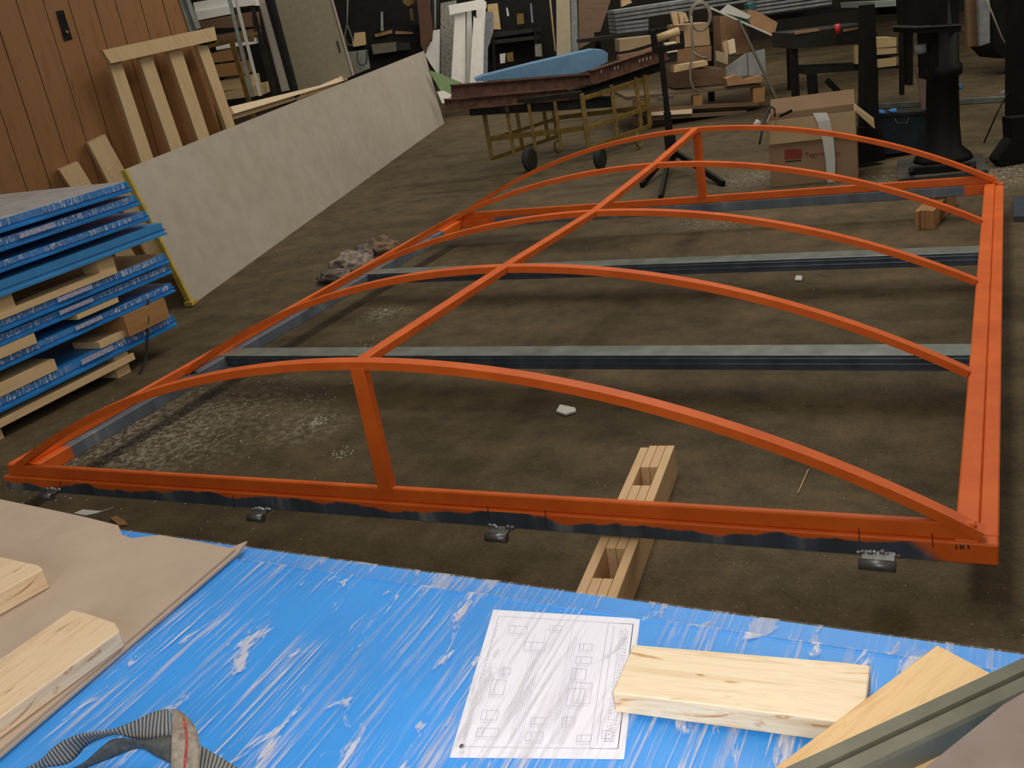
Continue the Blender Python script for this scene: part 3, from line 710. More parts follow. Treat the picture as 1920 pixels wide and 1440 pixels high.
# board joints seen in the photograph along y=0 .. straight down
js = [-190, -130, -70, -20, 30, 80, 127, 175, 215, 262, 304, 350]
xs_ = []
for u in js:
    q = on(u, 0, GP); xs_.append((q - g0).dot(gh))
for i in range(len(js) - 1):
    a = g0 + gh * (xs_[i] + .003); b = g0 + gh * (xs_[i + 1] - .003); a.z = b.z = .05
    dz = random.uniform(0, .004)
    extr('plank', [a + gn * dz, a + UP * 2.75 + gn * dz, b + UP * 2.75 + gn * dz, b + gn * dz], -gn * .04, M_GATE, gt)
a = g0 + gh * xs_[0]; b = g0 + gh * xs_[-1]; a.z = b.z = .05
extr('backing', [a - gn * .03, b - gn * .03, b - gn * .03 + UP * 2.75, a - gn * .03 + UP * 2.75], -gn * .02, M_BOARDD, gt)
pl_ = slab('lock_plate', [(105, 21), (119, 19), (136, 73), (121, 77)], GPo(.012), .01, M_DARK, gt)
k_ = on(125, 60, GPo(.02)); tube('lock_knob', [k_, k_ + gn * .02], .012, plain('brass', (.6, .42, .15), .3, .9), pl_, 12)
# leaning lumber frame
lf = thing('lumber_frame', 'pale pine lumber frame with four legs leaning on the wooden gate', 'frame', on(300, 300, GPo(.15)) * 1)
def slat(px, off, th, mat, parent, name, ext=0.0):
    pl = GPo(off); pts = [on(u, v, pl) for u, v in px]
    if ext:   # lengthen the lower end
        d1 = (pts[2] - pts[1]).normalized() * ext; d0 = (pts[3] - pts[0]).normalized() * ext
        pts[2] += d1; pts[3] += d0
    return extr(name, [pts[0], pts[3], pts[2], pts[1]], -gn * th, mat, parent)
slat([(192, 94), (402, 50), (407, 75), (208, 119)], .30, .09, M_PINE, lf, 'top_rail')
for q in ([(203, 115), (226, 112), (286, 291), (264, 302)], [(260, 108), (284, 103), (341, 269), (319, 278)], [(315, 96), (340, 92), (391, 249), (370, 257)], [(369, 85), (390, 85), (438, 227), (422, 233)]):
    slat(q, .22, .09, M_PINE, lf, 'leg', 1.0)
o = slat([(165, 268), (197, 252), (240, 330), (205, 345)], .12, .1, M_PINE, None, 'loose_timber', .9); tag(o, 'taller of two loose pine timbers leaning on the wooden gate', 'timber')
o = slat([(111, 318), (146, 303), (170, 342), (132, 350)], .12, .1, M_PINE, None, 'loose_timber', .9); tag(o, 'shorter of two loose pine timbers behind the left blue stack', 'timber')
o = slat([(334, -8), (352, -12), (377, 52), (356, 60)], .02, .05, M_GALV, None, 'steel_stud', 0.0); tag(o, 'galvanized steel stud at the right edge of the wooden gate', 'stud')
section('flange', [(-.006, 0), (-.006, .05), (.006, .05), (.006, 0)], on(366, 75, GPo(.06)), on(421, 240, GPo(.06)), M_GALV, o, up=gn)
section('flange', [(-.012, 0), (-.012, .03), (.012, .03), (.012, 0)], on(346, -8, GPo(.03)), on(368, 55, GPo(.03)), M_GALV, o, up=gn)

# ------------------------------------------------------------------ background rows (depth in metres from the lens, each thing at its own depth)
def box(name, px, D, th, mat, label, cat, parent=None, rot=0, group=None):
    o = slab(name, px, F(D, rot), th, mat, parent)
    if parent is None: tag(o, label, cat, group)
    return o
def rod(name, u1, v1, u2, v2, D, w, th, mat, parent=None, D2=None, label=None, cat=None):
    a = on(u1, v1, F(D)); b = on(u2, v2, F(D2 or D))
    o = beam(name, a, b, w, th, mat, parent, up=HD, bev=.001)
    if label: tag(o, label, cat)
    return o
# white board stack on shelves
DS = 11.3
sh = thing('board_rack', 'dark rack of white and wooden boards behind the pine lumber frame', 'rack', on(440, 215, F(DS)) - UP * on(440, 215, F(DS)).z)
for q, m in (([(362, 5), (470, -14), (474, 10), (366, 22)], M_WHITEB), ([(366, 22), (400, 16), (431, 11), (434, 26), (372, 38)], M_WHITEB), ([(372, 40), (470, 22), (473, 50), (440, 52), (374, 53)], M_BOARDD),
             ([(402, 66), (474, 54), (477, 78), (406, 82)], M_BOARDD), ([(404, 88), (476, 70), (478, 82), (440, 88), (406, 94)], M_WHITEB), ([(396, 100), (440, 88), (446, 112), (400, 118)], M_BLOCK),
             ([(398, 122), (452, 115), (456, 140), (402, 146)], M_BLOCK), ([(408, 152), (470, 142), (474, 162), (412, 172)], M_PINED), ([(415, 174), (488, 158), (492, 178), (419, 188)], M_PINED)):
    slab('stacked_board', q, F(DS + random.uniform(-.03, .03)), .5, m, sh)
for u in (372, 466, 508):
    rod('upright', u, -10, u + 50, 180, DS + .1, .05, .05, M_DARK2, sh)
a = on(350, 215, F(DS)); 
rod('shelf_beam', 405, 215, 560, 175, DS + .05, .06, .06, M_DARK2, sh)
DG = 10.6
gb = thing('yellow_bracket', 'rusty yellow steel bracket crossing in front of the board rack', 'bracket', on(440, 100, F(DG)))
rod('cross_bar', 392, 87, 482, 62, DG, .035, .035, M_YEL, gb); rod('upright_bar', 434, 76, 476, 222, DG, .045, .045, M_YEL, gb)
st = thing('steel_angle', 'pair of pale steel angles leaning upright before the board rack', 'profile', on(475, 180, F(10.5)))
rod('flange', 428, -10, 474, 182, 10.5, .035, .02, M_GALV, st); rod('flange', 440, -10, 488, 180, 10.5, .03, .02, M_TAPE, st)
o = box('pale_strip', [(482, -10), (493, -10), (548, 168), (528, 172)], 11.4, .04, M_PANEL, 'pale narrow board standing left of the cream door leaf', 'board')
o = rod('dark_post', 470, -10, 520, 175, 11.9, .12, .08, M_DARK2, label='dark steel post left of the cream door leaf', cat='post')
o = rod('black_bar', 499, -10, 549, 170, 11.3, .05, .05, M_DARK, label='black steel bar along the left edge of the cream door leaf', cat='bar')
cdoor = thing('cream_door_leaf', 'large cream door leaf standing behind the white sheet', 'door', on(580, 150, F(13.0)) - UP * on(580, 150, F(13.0)).z)  # a door leaf with handle slot, standing upright
slab('leaf', [(502, -14), (617, -14), (661, 142), (556, 190)], F(13.0), .05, plain('cream_laminate', (.28, .24, .155), .6, var=.1, sc=16), cdoor)
slab('handle_slot', [(631, 77), (633, 77), (639, 98), (637, 98)], F(12.985), .012, M_DARK, cdoor)
slab('edge_trim', [(617, -14), (620, -14), (664, 141), (661, 142)], F(12.985), .06, M_PANEL, cdoor)
# pale planks on the top edge behind white sheet
for i, (q, lb) in enumerate((([(432, 200), (600, 160), (640, 143), (655, 140), (650, 150), (440, 213)], 'pale planed board lying behind the white sheet, upper one'), ([(436, 214), (640, 152), (640, 160), (438, 224)], 'pale planed board lying behind the white sheet, lower one'))):
    tag(slab('pale_board', q, (Tp + (Tq - Tp) * .0 + nrm * (.25 + .06 * i), nrm), .03, M_PINEL if i == 0 else M_PINE), lb, 'board')

# dark machine bench with cables and bricks
DM = 17.3
mb = thing('machine_bench', 'black cluttered machine bench behind the white sheet', 'bench', on(720, 120, F(DM)) - UP * on(720, 120, F(DM)).z)
slab('bench_front', [(650, 60), (790, 45), (800, 120), (660, 150)], F(DM), .5, M_DARK, mb)
slab('bench_back', [(620, -20), (800, -20), (790, 60), (640, 80)], F(DM + .7), .1, M_DARK, mb)
slab('tray', [(702, 64), (734, 56), (736, 62), (704, 70)], F(DM - .05), .3, M_CARDD, mb)
slab('tray', [(742, 58), (775, 60), (774, 64), (740, 64)], F(DM - .05), .3, M_CARDD, mb)
slab('light_blade', [(714, 22), (718, 22), (719, 58), (714, 58)], F(DM - .1), .02, M_GALV, mb)
slab('yellow_part', [(755, -8), (780, -8), (778, 6), (765, 12), (756, 6)], F(DM - .1), .1, M_YEL, mb)
slab('yellow_part', [(768, 16), (774, 16), (776, 38), (770, 38)], F(DM - .1), .05, M_YEL, mb)
slab('junk_lump', [(664, 62), (684, 60), (686, 84), (662, 88)], F(DM - .1), .1, M_PINED, mb)
o = box('grey_brick', [(696, 84), (742, 79), (744, 96), (700, 102)], DM - .2, .15, plain('dull_brick', (.12, .11, .07), .8, var=.2), 'dull grey-yellow block on the black machine bench', 'block')
o = box('grey_brick', [(744, 80), (768, 80), (770, 93), (745, 95)], DM - .2, .15, M_DARK2, 'darker block right of the grey-yellow block on the bench', 'block')
o = box('pale_plate', [(648, 98), (688, 93), (694, 128), (660, 142)], 13.9, .03, plain('pale_plate', (.22, .22, .18), .7), 'pale square plate beside the cream door leaf', 'plate')
pts = [on(u, v, F(13.7)) for u, v in ((652, -5), (651, 40), (646, 70), (652, 85), (662, 84), (660, 70), (654, 55), (652, 48))]
o = tube('hanging_cable', pts, .008, M_CORD); tag(o, 'thin pale cable hanging in a loop above the pale plate', 'cable')
pts = [on(u, v, F(13.8)) for u, v in ((671, 95), (669, 108), (673, 120), (680, 123), (687, 118), (688, 104), (687, 94))]
o = tube('black_loop', pts, .007, M_DARK); tag(o, 'black wire loop over the pale square plate', 'wire')

DB = 12.3
o = box('brown_column', [(780, -15), (803, -15), (812, 60), (806, 82), (796, 98), (789, 86), (786, 40)], 17.0, .2, M_BROWNP, 'brown steel column left of the speckled slab', 'column')
cs = thing('steel_bundle', 'bundle of dark steel profiles standing behind the white offcuts', 'profile', on(812, 60, F(18.2)))
for k in range(4):
    slab('bar', [(802 + 6 * k, -15), (806 + 6 * k, -15), (808 + 5 * k, 56 - k), (804 + 5 * k, 57 - k)], F(18.2), .05, M_GALV if k % 2 == 0 else M_DARK2, cs)
box('white_offcut', [(812, 57), (825, 55), (824, 140), (818, 136), (807, 120), (797, 103), (804, 80), (810, 78)], 17.2, .03, M_WHITEB, 'white broken board leaning left of the speckled slab', 'board')
box('speckled_slab', [(826, 6), (856, 0), (856, 148), (846, 150), (826, 140)], 17.6, .05, M_CONC, 'grey speckled slab standing among white boards', 'slab')
GRP = 'white boards leaning by the loaded trolley'
for i, (q, D, lb) in enumerate((
    ([(841, 10), (905, -2), (912, 4), (912, 15), (873, 22), (843, 28)], 16.7, 'horizontal white board across the tops of the leaning white boards'),
    ([(853, 26), (873, 22), (873, 204), (843, 204)], 16.8, 'widest white board, leftmost of those leaning upright'),
    ([(875, 20), (884, 19), (889, 204), (873, 204)], 16.9, 'narrow white board right of the widest white board'),
    ([(888, 30), (891, 32), (890, 204), (878, 204)], 16.65, 'sharply tapering white board among the leaning white boards'),
    ([(890, 33), (904, 35), (907, 202), (890, 202)], 16.7, 'greyish white channel board with rounded top'),
    ([(893, 18), (911, 14), (908, 60), (905, 200), (902, 60), (893, 30)], 17.0, 'white board behind the greyish channel board'),
    ([(914, 8), (933, 6), (939, 55), (925, 55), (915, 60)], 17.4, 'yellowish board, right end of the leaning white boards'),
    ([(908, 22), (925, 22), (925, 60), (915, 90), (914, 198), (906, 198)], 17.2, 'grey board between white and yellowish boards'))):
    box('white_board', q, D, .025, M_WHITEB if i < 6 else (M_PINED if i == 6 else M_GREYP), lb, 'board')
# green boards on floor
q = [(804, 131), (824, 138), (866, 155), (860, 176), (845, 190), (832, 180)]
o = slab('green_board', q, F(16.3, .5), .03, M_GREEN); tag(o, 'pale green board propped at the far end of the white sheet', 'board')
o = slab('white_offcut', [(820, 172), (832, 170), (852, 180), (838, 192), (830, 194)], F(15.8, .5), .03, M_WHITEB); tag(o, 'small white offcut at the foot of the pale green board', 'board')

# dark rack
DR = 18.0
rk = thing('dark_rack', 'black steel rack with small crates behind the trolley', 'rack', on(975, 110, F(DR)) - UP * on(975, 110, F(DR)).z)
slab('rack_back', [(930, -20), (1042, -20), (1044, 125), (905, 140)], F(DR + .5), .1, M_DARK, rk)
for q in ([(920, 62), (1015, 52), (1015, 58), (918, 72)], [(916, 76), (1012, 66), (1012, 73), (914, 84)]):
    slab('shelf', q, F(DR), .5, M_DARK2, rk)
for u0 in (920, 1000): rod('post', u0, -10, u0 + 8, 135, DR, .05, .05, M_DARK, rk)
for q, m in (([(949, 14), (952, 15), (955, 30), (951, 30)], M_TAPE), ([(994, 6), (997, 7), (1000, 42), (997, 43)], M_GREYP), ([(969, 26), (981, 25), (983, 44), (970, 46)], M_YEL), ([(937, 102), (948, 100), (947, 118), (938, 119)], M_TAPE), ([(950, 100), (962, 98), (963, 115), (951, 116)], M_YEL), ([(1003, 84), (1015, 82), (1017, 106), (1004, 106)], plain('dusty_tin', (.2, .19, .15), .7))):
    slab('stored_piece', q, F(DR - .1), .1, m, rk)
box('leaning_lath', [(1029, -10), (1032, -10), (1043, 96), (1040, 96)], 17.5, .03, M_PINED, 'thin lath leaning left of the tall cream board', 'lath')
box('tall_board', [(1043, -15), (1068, -15), (1071, 110), (1044, 110)], 17.3, .04, plain('cream_board', (.36, .30, .20), .6, var=.08), 'tall cream board standing behind the blue foam', 'board')
box('grey_post', [(1070, -15), (1081, -15), (1085, 105), (1072, 108)], 17.4, .08, M_GREYP, 'grey post right of the tall cream board', 'post')
box('brown_board', [(1084, -15), (1150, -15), (1122, 70), (1086, 92)], 17.8, .05, M_BOARDD, 'dark brown board behind the blue foam, right of the grey post', 'board')

# ------------------------------------------------------------------ yellow trolley with rusty beams and foam
A = P(925, 298, .0); 
DA = dep(962, 318)
ct = thing('trolley', 'yellow steel cage trolley loaded with rusty beams', 'trolley', P(1050, 290))
FA = F(dep(925, 312) , .0)
zb_ = .13
A = P(922, 297, zb_); Bc = P(1104, 278, zb_); Cc = P(1219, 236, zb_)
Dc = A + (Cc - Bc)
def vline(p, h): return p, p + UP * h
HH = .53
for nm, p in (('corner_post', A), ('corner_post', Bc), ('corner_post', Cc), ('corner_post', Dc)):
    beam(nm, p, p + UP * HH, .045, .045, M_YEL, ct, up=HD)
for t in (.24, .47, .73): 
    p = lerp(A, Bc, t); beam('cage_bar', p + UP * .02, p + UP * HH, .035, .03, M_YEL, ct, up=HD)
for t in (.45, .85):
    p = lerp(Bc, Cc, t); beam('cage_bar', p, p + UP * HH, .04, .03, M_YEL, ct, up=HD)
    p = lerp(A, Dc, t); beam('cage_bar', p, p + UP * HH, .04, .03, M_YEL, ct, up=HD)
for h in (.2,):
    beam('rail', A + UP * h, Bc + UP * h, .03, .05, M_YEL, ct)
for h in (0, .19, HH - .05):
    beam('rail', Bc + UP * h, Cc + UP * h, .03, .04, M_YEL, ct)
    beam('rail', A + UP * h, Dc + UP * h, .03, .04, M_YEL, ct)
beam('rail', Dc + UP * .2, Cc + UP * .2, .03, .05, M_YEL, ct)
beam('rail', A + UP * HH, Bc + UP * HH, .05, .05, M_DARK2, ct)
def wheel(u, v, r, tt, ring=False):
    c = P(u, v, 0) + UP * r; ax = RT
    c = P(u, v, 0) + UP * r; ax = (RT * .8 - HD * .6).normalized(); fw = UP.cross(ax)
    k = [c + (fw * math.cos(a) + UP * math.sin(a)) * (r - .026) for a in [2 * math.pi * i / 20 for i in range(20)]]
    t = tube('wheel', k, .012 if ring else .026, M_YEL if ring else M_RUBBER, ct, 8, closed=True)
    if not ring: tube('hub', [c - ax * .03, c + ax * .03], r * .72, M_DARK2, t, 16)
    beam('fork', c + ax * .035, c + ax * .035 + UP * (.2), .012, .03, M_DARK2, t)
wheel(997, 322, .125, 0); wheel(1048, 290, .09, 0, True); wheel(1128, 318, .11, 0); wheel(1200, 280, .09, 0, True)
def ibeam(name, p0, p1, h, w, mat, label):
    t = .012
    pr = [(-w/2, -h/2), (-w/2, -h/2 + t), (-t/2, -h/2 + t), (-t/2, h/2 - t), (-w/2, h/2 - t), (-w/2, h/2), (w/2, h/2), (w/2, h/2 - t), (t/2, h/2 - t), (t/2, -h/2 + t), (w/2, -h/2 + t), (w/2, -h/2)]
    return tag(section(name, pr, p0, p1, mat), label, 'beam')
DT = (lerp(A, Bc, .5) - CAMP).dot(HD)
def onz(u, v, D): return on(u, v, F(D))
q1 = onz(846, 171, DT - .02); q2 = onz(1110, 149, DT + .35)
ibeam('rusty_beam', q1, q2, .125, .09, M_RUST, 'rusty steel I-beam on the trolley, upper front one')
ibeam('rusty_beam', onz(834, 197, DT - .1), onz(1064, 176, DT + .15), .115, .09, M_RUST, 'rusty steel I-beam on the trolley, lower front one')
bb = ibeam('rusty_beam', onz(1106, 146, DT - .12), onz(1250, 98, DT + .8), .14, .08, M_RUST, 'rusty steel beam with white chalk marks at the right of the load')
ibeam('rusty_beam', onz(1062, 180, DT + .15), onz(1245, 122, DT + .9), .09, .09, M_DARK2, 'dark steel beam under the chalk-marked beam')
for u, v in ((1127, 133), (1152, 127), (1158, 125), (1199, 113), (1205, 111), (1212, 109), (1219, 107)):
    p = onz(u, v + 4, DT - .16 + (u - 1106) / 144 * .9); beam('chalk_mark', p, p + UP * .03 + RT * .008, .008, .004, M_CHALK, bb, up=HD, bev=0)
ibeam('rusty_beam', onz(880, 206, DT + .1), onz(1150, 190, DT + .2), .11, .09, M_DARK2, 'dark low beam lying on the trolley cage')
q = [(890, 149), (905, 143), (1000, 119), (1113, 93), (1132, 94), (1140, 100), (1139, 116), (1104, 133), (1080, 138), (893, 153)]
fm_ = slab('blue_foam', q, F(DT + .42), .35, M_FOAM); tag(fm_, 'long pale blue foam slab lying on the rusty beams', 'foam')

# ------------------------------------------------------------------ tripod roller stand
DJ = dep(1262, 345)
ts = thing('roller_stand', 'black steel tripod roller stand in front of the junk pallet', 'stand', P(1262, 330))
b0_ = P(1262, 318, 0); 
beam('column', b0_ + UP * .08, b0_ + UP * .50, .055, .055, M_DARK, ts, up=HD)
beam('column', b0_ + UP * .48, b0_ + UP * 1.05, .042, .042, M_DARK, ts, up=HD)
beam('socket', b0_ + UP * .10, b0_ + UP * .30, .085, .085, M_DARK, ts, up=HD)
for u, v in ((1203, 348), (1238, 372), (1357, 345)):
    e_ = P(u, v, .02); beam('leg', b0_ + UP * .18, e_, .03, .05, M_DARK, ts)
cc = b0_ + UP * .62; beam('clamp', cc - RT * .07, cc + RT * .07, .03, .03, plain('dull_steel', (.11, .1, .085), .5, .4), ts)
tp = b0_ + UP * 1.02; beam('yoke', tp - RT * .06, tp + RT * .2, .05, .05, M_DARK, ts)
beam('yoke_arm', tp - RT * .05, tp - RT * .05 + UP * .16, .04, .04, M_DARK, ts, up=HD); beam('yoke_arm', tp + RT * .19, tp + RT * .19 + UP * .12, .03, .04, M_DARK, ts, up=HD)
tube('roller', [tp - RT * .02 + UP * .09, tp + RT * .17 + UP * .12], .035, M_PINED, ts, 16)

# ------------------------------------------------------------------ grey-blue pack on a table (top) and pallet with junk
DP = 12.6
for k in range(6):
    v0 = 20 + k * 7.4; v1 = v0 + 6
    uR, dv = (1500, 33) if k < 3 else (1216, 5)
    if k >= 3: q = [(1152 + k, v0), (uR, v0 - 7), (uR, v1 - 7), (1152 + k, v1)]
    else: q = [(1152 + k, v0), (1590, v0 - 66 + k * 1.0), (1590, v1 - 66), (1152 + k, v1)]
    names = ['topmost', 'second', 'third', 'fourth', 'fifth', 'lowest']
    o = slab('wrapped_board', q, F(DP + k * .01), .6, M_GREYP); tag(o, 'grey-blue board, %s of the pack behind the cardboard boxes' % names[k], 'board', 'pack of grey-blue boards')
for k in range(5):
    v0 = -4 + k * 7.2
    q = [(1420 - 0, v0 - 2), (1560, v0 - 22), (1560, v0 - 17), (1420, v0 + 3)]
    names = ['topmost', 'second', 'third', 'fourth', 'lowest']
    o = slab('wrapped_board', q, F(DP - .55), .4, M_GREYP); tag(o, 'thin grey board, %s of the right end of the pack, top of picture' % names[k], 'board', 'right pack of grey boards')
tb = thing('packing_table', 'dark table carrying the grey-blue board pack', 'table', on(1200, 70, F(DP)) - UP * on(1200, 70, F(DP)).z)
slab('table_edge', [(1085, 74), (1215, 58), (1215, 66), (1085, 81)], F(DP - .1), .2, M_DARK2, tb)
slab('table_edge', [(1215, 60), (1640, 4), (1640, 14), (1215, 68)], F(DP + .1), .7, M_DARK, tb)
for u in (1120, 1330, 1480): rod('leg', u, 60, u + 4, 190, DP + .2, .07, .07, M_DARK, tb)
box('cream_box', [(1161, 74), (1226, 67), (1228, 80), (1180, 94), (1162, 97)], 11.0, .3, plain('cream_carton', (.32, .23, .13), .8, var=.1), 'cream carton behind the chalk-marked beam', 'box')
box('cream_box', [(1162, 104), (1200, 97), (1228, 88), (1228, 100), (1162, 112)], 10.9, .2, M_CARDD, 'flat brown carton just above the chalk-marked beam', 'box')
box('wood_scrap', [(1165, -10), (1178, -10), (1185, 5), (1166, 13)], 12.3, .1, M_PINE, 'small pine scrap at the top edge above the board pack', 'scrap')
# pallet
DL = dep(1300, 228)
pj = thing('junk_pallet', 'old wooden pallet under the cardboard boxes and wood scraps', 'pallet', P(1310, 225))
zt_ = .36
def pt(u, v): return on(u, v, F(DL))
slab('deck_board', [(1175, 182), (1440, 156), (1440, 161), (1175, 188)], F(DL + .05), .9, M_OLDP, pj)
slab('deck_board', [(1160, 205), (1420, 192), (1425, 198), (1160, 212)], F(DL), .12, M_BOARDD, pj)
slab('bottom_board', [(1220, 211), (1298, 205), (1298, 213), (1220, 217)], F(DL - .04), .12, M_PINEL, pj)
slab('bottom_board', [(1220, 218), (1400, 207), (1400, 214), (1220, 226)], F(DL), .8, M_OLDP, pj)
for q in ([(1300, 180), (1317, 178), (1317, 200), (1300, 202)], [(1412, 166), (1434, 163), (1434, 190), (1412, 194)], [(1374, 212), (1400, 208), (1400, 232), (1374, 236)], [(1190, 190), (1215, 188), (1215, 210), (1190, 212)]):
    slab('block', q, F(DL + .03), .12, M_BLOCK, pj)
slab('block_row', [(1200, 222), (1260, 218), (1260, 238), (1200, 242)], F(DL + .2), .5, M_BOARDD, pj)
DX = DL + .35
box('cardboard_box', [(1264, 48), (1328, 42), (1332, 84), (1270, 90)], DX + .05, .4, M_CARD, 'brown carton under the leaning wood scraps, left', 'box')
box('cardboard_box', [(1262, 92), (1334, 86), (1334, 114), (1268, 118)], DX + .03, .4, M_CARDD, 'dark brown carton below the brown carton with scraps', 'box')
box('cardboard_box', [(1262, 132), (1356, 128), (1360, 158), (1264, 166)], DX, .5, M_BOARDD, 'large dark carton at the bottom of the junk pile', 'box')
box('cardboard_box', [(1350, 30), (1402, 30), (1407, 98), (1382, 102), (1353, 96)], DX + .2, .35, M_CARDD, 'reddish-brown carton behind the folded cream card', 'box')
box('cardboard_box', [(1402, 18), (1418, 20), (1458, 42), (1452, 66), (1410, 48), (1404, 40)], DX - .05, .25, plain('orange_carton', (.36, .20, .09), .8, var=.15), 'small orange-brown carton sliding off the tilted white board', 'box')
box('white_card', [(1350, 22), (1366, 8), (1398, 24), (1408, 30), (1402, 36), (1350, 22)], DX - .08, .03, M_TAPE, 'whitish card on top of the junk pile', 'card')
box('teal_box', [(1382, 22), (1410, 28), (1408, 48), (1400, 50), (1380, 32)], DX - .03, .1, M_TEAL, 'dark teal piece beside the orange-brown carton', 'box')
box('teal_drum', [(1403, 8), (1418, 4), (1430, 10), (1426, 20), (1406, 22)], DX + .3, .2, M_TEAL, 'blue-green can in front of the board pack', 'can')
o = rod('white_strip', 1330, 14, 1458, 71, DX - .1, .02, .03, M_TAPE, label='long white strip sloping down past the orange-brown carton', cat='strip')
o = rod('white_strip', 1456, 70, 1486, 91, DX - .1, .02, .02, M_PINED, label='dull strip continuing the white strip to the bench', cat='strip')
rod('bent_end', 1486, 91, 1492, 119, DX - .1, .02, .02, M_PINED, o)
# wood scraps
i = 0
for q, D, lb in (([(1258, 24), (1270, 22), (1273, 45), (1264, 48)], DX - .05, 'leftmost of three pine scraps standing above the brown carton'), ([(1272, 23), (1279, 22), (1284, 42), (1276, 45)], DX - .05, 'middle of three pine scraps standing above the brown carton'), ([(1278, 22), (1286, 24), (1292, 40), (1286, 42)], DX - .05, 'rightmost of three pine scraps standing above the brown carton'),
                 ([(1246, 81), (1268, 78), (1271, 96), (1250, 100), (1249, 90)], DX - .3, 'bright pine block stump beside the roller stand')):
    box('wood_scrap', q, D, .08, M_PINEL if D < DX - .1 else M_PINE, lb, 'scrap')
box('dark_tin', [(1249, 101), (1270, 98), (1270, 115), (1250, 118)], DX - .28, .15, M_DARK2, 'dark tin under the bright pine block stump', 'tin')
box('yellow_batten', [(1263, 124), (1326, 114), (1328, 122), (1264, 136)], DX - .3, .2, M_PINE, 'yellowish batten lying across the junk pile', 'batten')
fc = thing('folded_card', 'folded cream card standing open on the junk pile', 'card', on(1355, 120, F(DX - .3)))
slab('panel', [(1340, 74), (1354, 80), (1364, 121), (1344, 114)], F(DX - .3, .6), .01, M_PINEL, fc); slab('panel', [(1354, 80), (1362, 74), (1365, 100), (1364, 121)], F(DX - .3, -.5), .01, M_PINE, fc)
box('pine_block', [(1364, 78), (1377, 73), (1380, 98), (1368, 102)], DX - .32, .06, M_PINEL, 'small pine block right of the folded cream card', 'block')
box('white_plank', [(1361, 128), (1400, 100), (1402, 140), (1378, 146), (1362, 142)], DX - .2, .04, plain('dusty_plank', (.25, .25, .24), .7), 'dusty grey-white board in the junk pile, left one', 'board')
box('white_plank', [(1402, 100), (1434, 92), (1436, 140), (1404, 142)], DX - .18, .04, plain('dusty_plank', (.25, .25, .24), .7), 'dusty grey-white board in the junk pile, right one', 'board')
box('crumpled_card', [(1362, 148), (1380, 140), (1398, 150), (1428, 142), (1430, 154), (1400, 157), (1364, 161)], DX - .35, .15, plain('orange_carton', (.36, .20, .09), .8), 'crumpled brown cardboard on the pallet deck', 'cardboard')
# cable coil hanging
def P3(u, v, D): return on(u, v, F(D))
cl = thing('cable_coil', 'coiled grey cable hanging over the junk pile', 'cable', P3(1310, 60, DX - .4))
for k in range(3):
    pts = [P3(1313 + (17 + k * 1.5) * math.cos(a), 32 + (26 + k) * math.sin(a) - k, DX - .4 + .01 * k) for a in [2 * math.pi * i / 28 for i in range(28)]]
    tube('coil', pts, .011, M_CORD, cl, 6, closed=True)
tube('tail', [P3(u, v, DX - .42) for u, v in ((1296, 30), (1297, 60), (1299, 90), (1298, 108), (1294, 125), (1294, 150), (1299, 165), (1308, 172))], .014, M_CORD, cl)
tube('tail', [P3(u, v, DX - .42) for u, v in ((1299, 98), (1308, 104), (1318, 108), (1326, 108))], .012, M_CORD, cl)
rd = rod('dark_rod', 1384, 36, 1462, 198, DX - .45, .025, .025, plain('olive_rod', (.07, .055, .03), .6), D2=DX - .8, label='long thin dark rod leaning against the junk pile', cat='rod')

# ------------------------------------------------------------------ workbench and machines at the right
DW = dep(1560, 235)
wb = thing('workbench', 'dark steel workbench with a vice plate and red can', 'workbench', P(1580, 240))
slab('bench_top', [(1484, 63), (1640, 44), (1642, 80), (1486, 92)], F(DW), .6, M_DARK2, wb)
slab('lower_shelf', [(1508, 126), (1640, 120), (1640, 130), (1510, 140)], F(DW + .05), .4, M_DARK2, wb)
for q in ([(1484, 90), (1496, 90), (1502, 230), (1490, 232)], [(1516, 138), (1532, 138), (1536, 200), (1520, 202)]): slab('leg', q, F(DW + .02), .06, M_DARK, wb)
slab('edge_batten', [(1489, 60), (1535, 54), (1537, 58), (1490, 65)], F(DW - .01), .06, M_CARDD, wb); slab('edge_batten', [(1580, 55), (1622, 48), (1622, 52), (1582, 60)], F(DW - .01), .06, M_CARDD, wb)
beam('brace', P3(1550, 150, DW), P3(1615, 215, DW), .05, .04, M_DARK, wb, up=HD)
o = tube('red_can', [P3(1571, 63, DW - .1), P3(1570, 45, DW - .1)], .026, M_RED, None, 16); tag(o, 'small red can standing on the workbench edge', 'can')
tw = thing('dark_upright', 'tall dark steel upright between the workbench and tool box', 'post', P(1630, 300))
slab('post', [(1620, 10), (1640, 8), (1650, 262), (1618, 266)], F(dep(1632, 310)), .1, M_DARK, tw)
slab('foot', [(1612, 240), (1652, 240), (1660, 300), (1612, 310)], F(dep(1632, 312)), .12, M_DARK, tw)
box('pine_shelf_box', [(1644, 71), (1681, 70), (1681, 87), (1644, 90)], 10.2, .3, M_PINED, 'pine crate on the shelf, top of three', 'crate'); box('pine_shelf_box', [(1644, 91), (1681, 89), (1681, 100), (1645, 103)], 10.2, .3, M_PINED, 'pine crate on the shelf, middle of three'
    , 'crate'); box('pine_shelf_box', [(1645, 111), (1681, 107), (1680, 123), (1646, 127)], 10.2, .3, M_PINED, 'pine crate on the shelf, lowest of three', 'crate')
shf = thing('dark_shelf', 'dark steel shelf unit holding the pine crates', 'shelf', on(1665, 130, F(10.4)) - UP * on(1665, 130, F(10.4)).z)
for q in ([(1640, 90.2), (1690, 87.2), (1690, 88.6), (1640, 90.9)], [(1640, 103.5), (1690, 100.5), (1690, 104), (1640, 107)], [(1640, 127.4), (1690, 123.4), (1690, 128), (1640, 131)]): slab('shelf_board', q, F(10.2), .35, M_DARK, shf)
